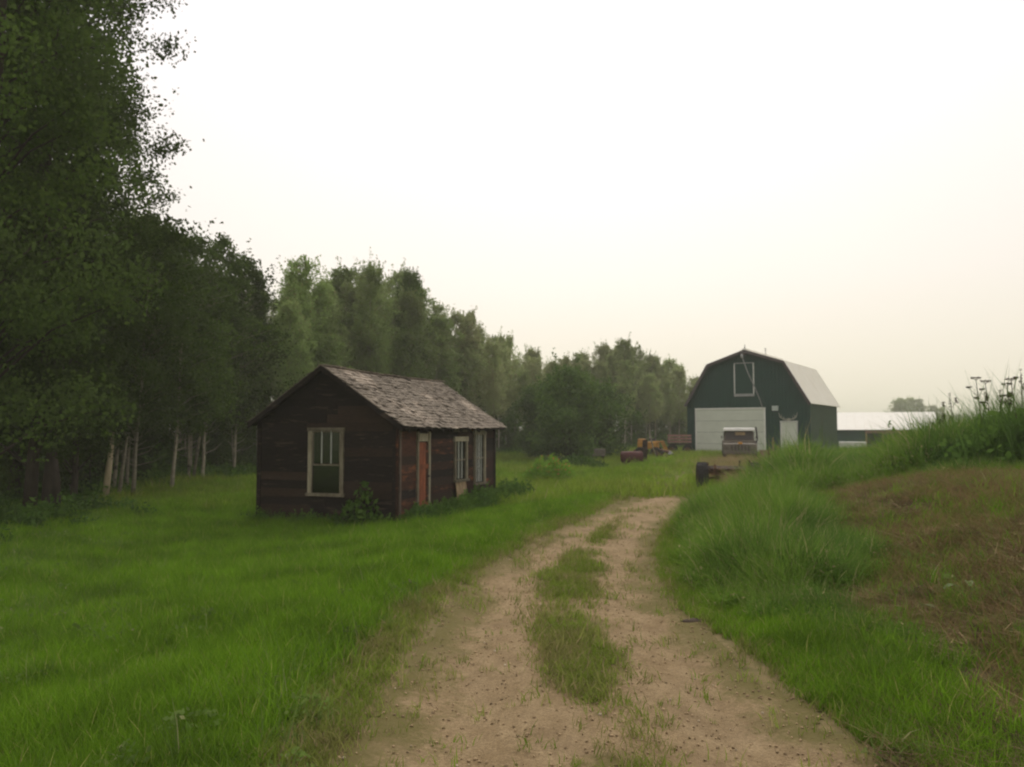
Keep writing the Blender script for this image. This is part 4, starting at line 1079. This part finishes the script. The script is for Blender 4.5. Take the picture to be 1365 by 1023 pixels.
y = 2.6*(40/2.6)**(rng.uniform(0, 1, n)); x = rng.uniform(-1, 1, n)*(y*.74+.8)
k = rng.uniform(0, 1, n) < lawn_p(x, y); x, y = x[k], y[k]
sc_ = (.55+.55*fbm(x, y, .7, 71)+.35*noise2(x, y, 3.1, 77))*(1+.015*np.clip(y-6, 0, 30))*rng.uniform(.75, 1.25, len(x))*(.6+.4*ss((np.abs(x-pc(y))-ph(y))/.8))
print('lawn', len(x))
scatter('meadow_grass', lawn_var, lift(x, y), sc_, M['lawn'], 'bright green uncut lawn grass around the shed and verges', rng)
# distant meadow between shed and barn
wide = [blades(22, .30, .26, .02, .5, rng, 2) for _ in range(3)]
n = 26000; y = rng.uniform(20, 75, n); x = rng.uniform(-1, 1, n)*(y*.5); 
inb = (forest_edge(x, y) < 3) & (~shed_in(x, y, .0)) & (x < 16+.2*y)
k = inb & (rng.uniform(0, 1, n) < 1-.75*lane_mask(x, y)); x, y = x[k], y[k]
scatter('yard_grass', wide, lift(x, y), rng.uniform(.6, 1.1, len(x))*(1+.5*(fbm(x, y, .25, 75) > .55)), M['yard'], 'rougher grass of the yard between the shed and the barn', rng)
# taller stems and broad leaves standing in the meadow
mw = [blades(16, .16, .30, .006, .5, rng, 3) for _ in range(3)]+[leafy(70, .15, .22, .024, rng) for _ in range(2)]+[joinc(blades(10, .14, .36, .005, .4, rng, 3), leafy(36, .14, .2, .022, rng))]
n = 9000; y = 3.2*(22/3.2)**(rng.uniform(0, 1, n)); x = -rng.uniform(-.3, 1, n)*(y*.72+.8)
pr = (.10*(fbm(x, y, .9, 131) > .5)+.8*ss((-x/y-.40)/.16)*ss((y-6)/4)*(fbm(x, y, .8, 133) > .42)+.10*(x > pc(y)-ph(y)-1.2))*(x < pc(y)-ph(y)-.25)*(~shed_in(x, y, .1))
k = rng.uniform(0, 1, n) < pr; x, y = x[k], y[k]
M['meadow_mix'] = G('meadow_mix', (.13, .21, .04), (.20, .27, .07), (.10, .16, .04), .9, .4, (.30, .30, .14), .05)
scatter('meadow_weeds', mw, lift(x, y), rng.uniform(.5, 1.2, len(x)), M['meadow_mix'], 'taller pale stems and leafy weeds standing in the left-hand meadow', rng, cat='weeds')
# short grass on and beside the track
st = [blades(12, .07, .06, .006, .8, rng, 2) for _ in range(4)]
n = 85000; y = 2.6*(24/2.6)**(rng.uniform(0, 1, n)); x = pc(y)+rng.normal(size=n)*ph(y)*.8
c = pc(y); hh_ = ph(y); cen = .56*np.exp(-((x-c-.02)/(.25-.08*ss((y-8)/5)))**2)*(1-.85*ss((y-11)/3.5)); side_ = ss((np.abs(x-c)-hh_+.02)/.3)*(np.abs(x-c) < hh_+.95)
pr = (cen*(ss((fbm(x*1.9, y*.75, 2.0, 47, 4)-.37)/.28)*1.0+.10)*np.clip(.30+(y-3)/6, 0, 1)+side_*.7+.02)
pr *= np.where(dirtness(x, y) > .9, .22, 1)
k = rng.uniform(0, 1, n) < pr; x, y = x[k], y[k]
scatter('track_grass', st, lift(x, y, .0), rng.uniform(.6, 1.5, len(x))*(1+.03*y), M['track_grass'], 'short worn grass on the crown and edges of the dirt track', rng)
# gravel
pb = []
for q in range(4):
    b = MB(); rr = random.Random(q); vs = []
    for j in range(4):
        th = math.pi*(j+.5)/4
        for i_ in range(6):
            ph_ = 2*math.pi*i_/6+.3*j; k_ = .011*(1+rr.uniform(-.3, .3)); vs.append((k_*math.sin(th)*math.cos(ph_)*1.3, k_*math.sin(th)*math.sin(ph_), k_*math.cos(th)*.6))
    fs = [(j*6+i_, j*6+(i_+1) % 6, (j+1)*6+(i_+1) % 6, (j+1)*6+i_) for j in range(3) for i_ in range(6)]
    vs += [(0, 0, .008), (0, 0, -.008)]; tr3 = [(24, (i_+1) % 6, i_) for i_ in range(6)]
    pb.append((np.array(vs), np.array(fs), np.array(tr3)))
n = 8000; y = 2.6*(14/2.6)**(rng.uniform(0, 1, n)); x = pc(y)+rng.uniform(-1.3, 1.3, n)*ph(y)
k = dirtness(x, y) > -.2; x, y = x[k], y[k]
M['gravel'] = G('gravel', (.36, .265, .155), (.28, .205, .12), (.32, .235, .135), 2.0, .0, (.40, .33, .23), .05)
scatter('gravel', pb, lift(x, y, .011), rng.uniform(.2, 1.0, len(x))**3*.8+.12, M['gravel'], 'loose gravel and small clods on the wheel tracks', rng, cat='gravel', tilt=.5)
# tall grass of the bank
tallv = [blades(30, .17, .52, .011, .55, rng, 4) for _ in range(3)]+[blades(22, .16, .40, .013, .9, rng, 4) for _ in range(2)]+[joinc(blades(14, .16, .5, .012, .5, rng, 4), leafy(90, .22, .42, .038, rng)) for _ in range(2)]
n = 90000; y = 3.2*(44/3.2)**(rng.uniform(0, 1, n)); x = pc(y)+ph(y)+rng.uniform(0, 1, n)*(y*.75+1.5)
k = rng.uniform(0, 1, n) < tall_mask(x, y)*.62*np.clip(.35+y/14, 0, 1); x, y = x[k], y[k]
c = pc(y)+ph(y)
s_ = (.50+.68*ss((x-c)/1.3))*(.33+.85*fbm(x, y, .55, 81)+.75*noise2(x, y, 1.7, 83)**1.5)
beyond = ss((y-np.interp(x, [4, 6.5, 8, 10], [14, 14.5, 12, 11.6]))/1.5)*ss((x-4.5)/2)
edge_b = ss((brown_mask(x-.9, y)+brown_mask(x, y))*0+(np.interp(y, [3, 4, 6, 8, 10, 12.5, 15, 17], [1.9, 2.05, 2.45, 3.2, 3.9, 4.5, 5.3, 6.5])-x)/1.2+.3)
s_ = s_*np.where(y < 15, .45+.55*edge_b, 1)*(1+.45*beyond*(.4+1.3*noise2(x, y, 1.1, 87)))*np.interp(y, [3, 6, 9], [.5, .75, 1.0])
q_ = x/y; s_ = s_*(1-.38*ss((y-12)/2.5)*ss((q_-.36)/.03)*(1-ss((q_-.44)/.09)))
print('tall', len(x))
scatter('tall_grass', tallv, lift(x, y), s_, M['tall'], 'tall rank grass and weeds covering the bank right of the track', rng, tilt=.3)
# leafy weeds crowning the bank
wv = [joinc(leafy(110, .40, .80, .07, rng), blades(26, .35, .95, .013, .4, rng, 4)) for _ in range(4)]+[blades(40, .3, 1.0, .012, .4, rng, 4)]
n = 4200; x = rng.uniform(6.0, 17, n); y = rng.uniform(10.5, 24, n)
top = np.interp(x, [4, 6.5, 8, 10, 14], [16, 15.8, 13.2, 12.6, 12.6])
k = (y > top+.1+.8*fbm(x, y, .7, 5)) & (x/y > .33) & (rng.uniform(0, 1, n) < .6); x, y = x[k], y[k]
scatter('bank_weeds', wv, lift(x, y), rng.uniform(.45, 1.0, len(x))*(.34+1.0*ss((x/y-.455)/.15)+.45*ss((x/y-.55)/.08))*(.65+.7*noise2(x, y, .9, 99)), M['leaf_weed'], 'dense leafy weeds along the top of the right-hand bank', rng, cat='weeds')
# cut dry grass on the mown slope
dv = [blades(16, .13, .10, .006, 1.5, rng, 2) for _ in range(4)]
n = 60000; y = 2.8*(17/2.8)**(rng.uniform(0, 1, n)); x = rng.uniform(1.8, 13, n)
k = (x < y*.74+1.5) & (rng.uniform(0, 1, n) < brown_mask(x, y)*.85*ss((fbm(x, y, 1.3, 91, 4)-.28)/.2)); x, y = x[k], y[k]
print('dry', len(x))
scatter('mown_stubble', dv, lift(x, y), rng.uniform(.6, 1.3, len(x))*(1+.03*y), M['drygrass'], 'mown brownish stubble on the right-hand slope', rng)
tv = [blades(12, .16, .16, .006, .9, rng, 2, lay=1.3) for _ in range(3)]
n = 34000; y = 2.8*(17/2.8)**(rng.uniform(0, 1, n)); x = rng.uniform(1.8, 13, n)
k = (x < y*.74+1.5) & (rng.uniform(0, 1, n) < brown_mask(x, y)*ss((fbm(x, y, .9, 95, 3)-.40)/.15)); x, y = x[k], y[k]
dsel = (x, y)
scatter('cut_thatch', tv, lift(x, y, .04), rng.uniform(.7, 1.5, len(x)), M['thatch'], 'dark and straw-pale dead clippings lying on the mown slope', rng, tilt=.1)
# green regrowth tufts on the mown slope
n = 800; y = 3*(16/3)**(rng.uniform(0, 1, n)); x = rng.uniform(1.8, 13, n)
k = (x < y*.74+1.5) & (rng.uniform(0, 1, n) < brown_mask(x, y)*ss((fbm(x, y, 1.4, 141, 3)-.5)/.1)); x, y = x[k], y[k]
scatter('slope_weeds', [joinc(blades(18, .12, .16, .009, .9, rng, 3), leafy(16, .12, .10, .035, rng)) for _ in range(3)], lift(x, y), rng.uniform(.6, 1.3, len(x)), M['meadow_mix'], 'green tufts and small weeds sprouting from the mown slope', rng, cat='weeds')
# dry weeds round the cart and the truck
n = 3200; x = rng.normal(size=n)*1.3+7.2; y = rng.normal(size=n)*3.0+22.5; k = (y > 17.5) & (x/y > .262-.004*(y-22)) & (x/y < .36); x, y = x[k], y[k]
n5 = 420; x5 = rng.normal(size=n5)*1.0+11.0; y5 = rng.normal(size=n5)*.9+37.6; s5 = np.concatenate([rng.uniform(.75, 1.45, len(x)), rng.uniform(.5, 1.2, n5)]); x = np.concatenate([x, x5]); y = np.concatenate([y, y5])
dw = [blades(24, .16, .50, .009, .5, rng, 3) for _ in range(3)]
scatter('dry_weeds', dw, lift(x, y), s5, M['straw'], 'tan dry weeds grown up around the rusty cart', rng, cat='weeds')
# undergrowth along the wood and at the walls of the shed
uv = [leafy(110, .45, .75, .09, rng) for _ in range(3)]+[joinc(leafy(60, .4, .5, .08, rng), blades(20, .3, .6, .012, .6, rng, 3))]
n = 9000; px = rng.uniform(-60, 930, n); d = edge_d(px)+rng.uniform(-2.2, 20, n); x = (px-682.5)/1070*d; y = d
kk = rng.uniform(0, 1, n) < np.where(d-edge_d(px) < 0, .25*np.exp((d-edge_d(px))/1.0), .8); x, y, px = x[kk], y[kk], px[kk]
x2 = rng.uniform(-11.5, -7.2, 150); y2 = rng.uniform(12, 20, 150); k2 = x2 < -8.2-rng.uniform(0, 3, 150); 
x = np.concatenate([x, x2[k2]]); y = np.concatenate([y, y2[k2]])
scatter('undergrowth', uv, lift(x, y), rng.uniform(.45, 1.05, len(x))*(1+1.6*ss((y-edge_d(x/y*1070+682.5)-3)/6)*(y > 20)), M['leaf_weed'], 'low leafy undergrowth along the edge of the wood', rng, cat='undergrowth')
def shedpt(lx, ly):
    c_, s_ = math.cos(R(-20)), math.sin(R(-20)); return cx+lx*c_-ly*s_, cy+lx*s_+ly*c_
n = 420; ly = rng.uniform(-.1, L+.9, n); lx = W2+.12+rng.uniform(0, .75, n)*rng.uniform(.4, 1, n)
n2 = 130; lx = np.concatenate([lx, rng.uniform(-W2-.2, W2, n2)]); ly = np.concatenate([ly, -.12-rng.uniform(0, .35, n2)])
x, y = shedpt(lx, ly)
s_ = np.concatenate([rng.uniform(.75, 1.15, n)*(.75+.4*ss(ly[:n]/L)), rng.uniform(.35, .7, n2)])
scatter('wall_weeds', [leafy(60, .28, .6, .07, rng), blades(30, .2, .55, .011, .5, rng, 4), blades(30, .2, .5, .010, .6, rng, 4)], lift(x, y), s_, M['leaf_weed'], 'weeds and tall grass growing against the shed walls', rng, cat='weeds')

# ------------------------------------------------------------------ single plants
def plant(name, loc, mb_stem, leaves, lm, label, cat='plant', group=None, stem='seedhead', flowers=None):
    o = empty(name, loc, random.uniform(0, 6.28), label, cat, group)
    if mb_stem: mb_stem.build('stem', M[stem], o)
    if leaves is not None: link('foliage', npmesh(name, *leaves[:2], M[lm]), o)
    if flowers is not None: link('flowers', npmesh('flowers', *flowers[:2], M['flower_orange']), o)
    return o
# bush beside shed gable
def bush(px, d, w, h, n, ls, lm, label, nm='bush', flowers=0, z=None):
    x, y = tpx(px, d); b = MB()
    c = rng.normal(size=(n, 3))*np.array([w/2.6, w/2.6, 0]); rr_ = np.clip(np.hypot(c[:, 0], c[:, 1])/(w/1.6), 0, 1)
    c[:, 2] = h*np.sqrt(1-rr_**2)*rng.uniform(.05, 1, n)**.6*(1+.25*np.sin(c[:, 0]*9)*np.cos(c[:, 1]*7))
    for k in range(14):
        q = c[k]; b.tube([(q[0]*.15, q[1]*.15, 0), tuple(q*.6), tuple(q)], [.012, .008, .004], 4, False)
    fl = None
    if flowers:
        q = c[np.argsort(-c[:, 2])[:n//3]]; q = q[rng.integers(0, len(q), flowers)]+rng.normal(size=(flowers, 3))*.04
        fl = leaf_quads(q, .07, rng)
    return plant(nm, (x, y, float(gz(x, y))), b, leaf_quads(c, ls, rng, stretch=1.5), lm, label, 'bush', None, 'bark_dark', fl)
bush(482, 16.9, .75, .85, 260, .10, 'leaf_weed', 'dark broad-leaved bush growing against the shed gable')
bush(468, 17.0, .4, .55, 120, .09, 'leaf_weed', 'small weed under the right jamb of the gable window')
bush(733, 30.5, 1.75, .95, 3000, .085, 'leaf_bush', 'bright green rounded bush with orange flowers in the yard', 'flowering_bush', 160)
bush(770, 40, 2.6, .7, 1500, .12, 'leaf_weed', 'low green bush at the foot of the rounded willow')
bush(1078, 27, 1.0, 1.25, 900, .09, 'leaf_weed', 'upright green bush on the bank before the barn corner')
bush(1188, 19.0, .22, 1.38, 60, .07, 'leaf_weed', 'single dark weed head against the low white roof', 'tall_weed')
# dry seed-head stalks on the skyline of the bank
def stalk(px, ytop, d, label, umb=True, seed=0):
    x, y = tpx(px, d); g0 = float(gz(x, y)); zt = EYE+(575-ytop)/1070*d; h = zt-g0
    rr_ = random.Random(seed); b = MB(); lean = rr_.uniform(-.12, .12)
    b.tube([(0, 0, 0), (lean*h*.3, 0, h*.5), (lean*h, 0, h*.92)], [.013, .010, .006], 5)
    hd = []; hb = MB()
    tips = [(lean*h, 0, h*.92, 1.0)]
    for k in range(2):
        t_ = rr_.uniform(.62, .85); a = rr_.uniform(0, 6.28); l_ = rr_.uniform(.10, .22)
        p0 = Vector((lean*h*t_*.8, 0, h*t_)); p1 = p0+Vector((math.cos(a)*l_, math.sin(a)*l_, l_*1.1)); b.tube([p0, p1], [.006, .004], 4); tips.append((*p1, .38))
    for tx_, ty_, tz_, s in tips:
        if umb:
            for k in range(9):
                a = 6.28*k/9; q = Vector((tx_+math.cos(a)*.07*s, ty_+math.sin(a)*.07*s, tz_+.05*s)); hb.tube([(tx_, ty_, tz_), q], [.003, .002], 3)
                for _ in range(7): hd.append(q+Vector((rr_.uniform(-.02, .02), rr_.uniform(-.02, .02), rr_.uniform(-.008, .02))))
        else:
            for k in range(46): t2 = rr_.random(); hd.append(Vector((tx_+rr_.gauss(0, .014), ty_+rr_.gauss(0, .014), tz_-.16*s+.28*s*t2)))
    o = empty('weed_stalk', (x, y, g0), 0, label, 'weed', 'dry weed stalks on the skyline of the bank')
    b.build('stem', M['seedhead'], o)
    if hb.v: hb.build('umbel_rays', M['seedhead'], o)
    V, F = leaf_quads(np.array([tuple(v) for v in hd]), .024, np.random.default_rng(seed)); link('seed_head', npmesh('seed_head', V, F, M['seedhead']), o)
for a in ((1276, 524, 16.5, 'thin bare weed spike standing leftmost on the bank skyline', False, 1),
          (1303, 522, 16, 'short drooping seed stalk left of the tall umbel weed', False, 2),
          (1311, 497, 15.5, 'tall umbel-headed dry weed, first from the left', True, 3),
          (1323, 502, 15.6, 'second umbel weed close beside the tall first one', True, 4),
          (1331, 520, 15, 'dark narrow seed spike right of the pair of umbel weeds', False, 5),
          (1341, 524, 15.5, 'short seed spike in the middle of the right-hand weeds', False, 6),
          (1349, 506, 15.0, 'broad flat-topped dry umbel near the photo edge', True, 7),
          (1358, 499, 14.8, 'leaning dry umbel weed at the photo edge, tallest of all', True, 8),
          (1364, 489, 15.2, 'dry weed cut by the photo edge', False, 9),
          (1248, 552, 17.5, 'short brown stalk rising in front of the low white roof end', False, 10),
          (1258, 549, 17.6, 'short brown stalk just right of the white roof end', False, 11)): stalk(*a)
# small flowers and pale cut leaves
for k, (px, py, d) in enumerate(((986, 711, 12.2),)):
    x, y = tpx(px, d); z = EYE-(py-575)/1070*d; g0 = float(gz(x, y)); o = empty('daisy', (x, y, g0), 0, 'single white flower in the tall grass beside the track', 'flower')
    MB().tube([(0, 0, 0), (0, 0, max(.2, z-g0))], .004, 4).build('stem', M['leaf_weed'], o)
    c = np.array([(math.cos(a)*.02, math.sin(a)*.02, max(.2, z-g0)) for a in np.linspace(0, 6.28, 9)[:-1]]); V, F = leaf_quads(c, .05, rng); link('petals', npmesh('petals', V, F, M['flower_white']), o)
for px, py, lb_, a in ((1262, 787, 'pale green cut leaf lying uppermost on the mown slope', .3), (1284, 783, 'small pale leaf right of the uppermost cut leaf', 1.2), (1231, 815, 'pale curled leaf on the mown slope below the others', 2.0), (1157, 889, 'thin pale stem lying on the grass nearest the track', 2.4)):
    # intersect the view ray with the terrain
    dx = (px-682.5)/1070; dz = (575-py)/1070; d = 3.0
    while d < 30 and EYE+dz*d > float(gz(dx*d, d))+.03: d += .02
    b = MB(); n_ = 6; vs = []
    for i_ in range(n_+1):
        t_ = i_/n_; wv_ = .045*math.sin(math.pi*(.08+.9*t_)); z_ = .05+.03*math.sin(3*t_)
        vs += [((t_-.5)*.18, -wv_*.7, z_), ((t_-.5)*.18, 0, z_-.012), ((t_-.5)*.18, wv_*.7, z_)]
    fs = []
    for i_ in range(n_): fs += [(3*i_, 3*i_+3, 3*i_+4, 3*i_+1), (3*i_+1, 3*i_+4, 3*i_+5, 3*i_+2)]
    b.add(vs, fs); o = b.build('fallen_leaf', M['leaf_pale'], None, True); o.location = (dx*d, d, float(gz(dx*d, d))+.02); o.rotation_euler = (0, 0, a); tag(o, lb_, 'leaf')
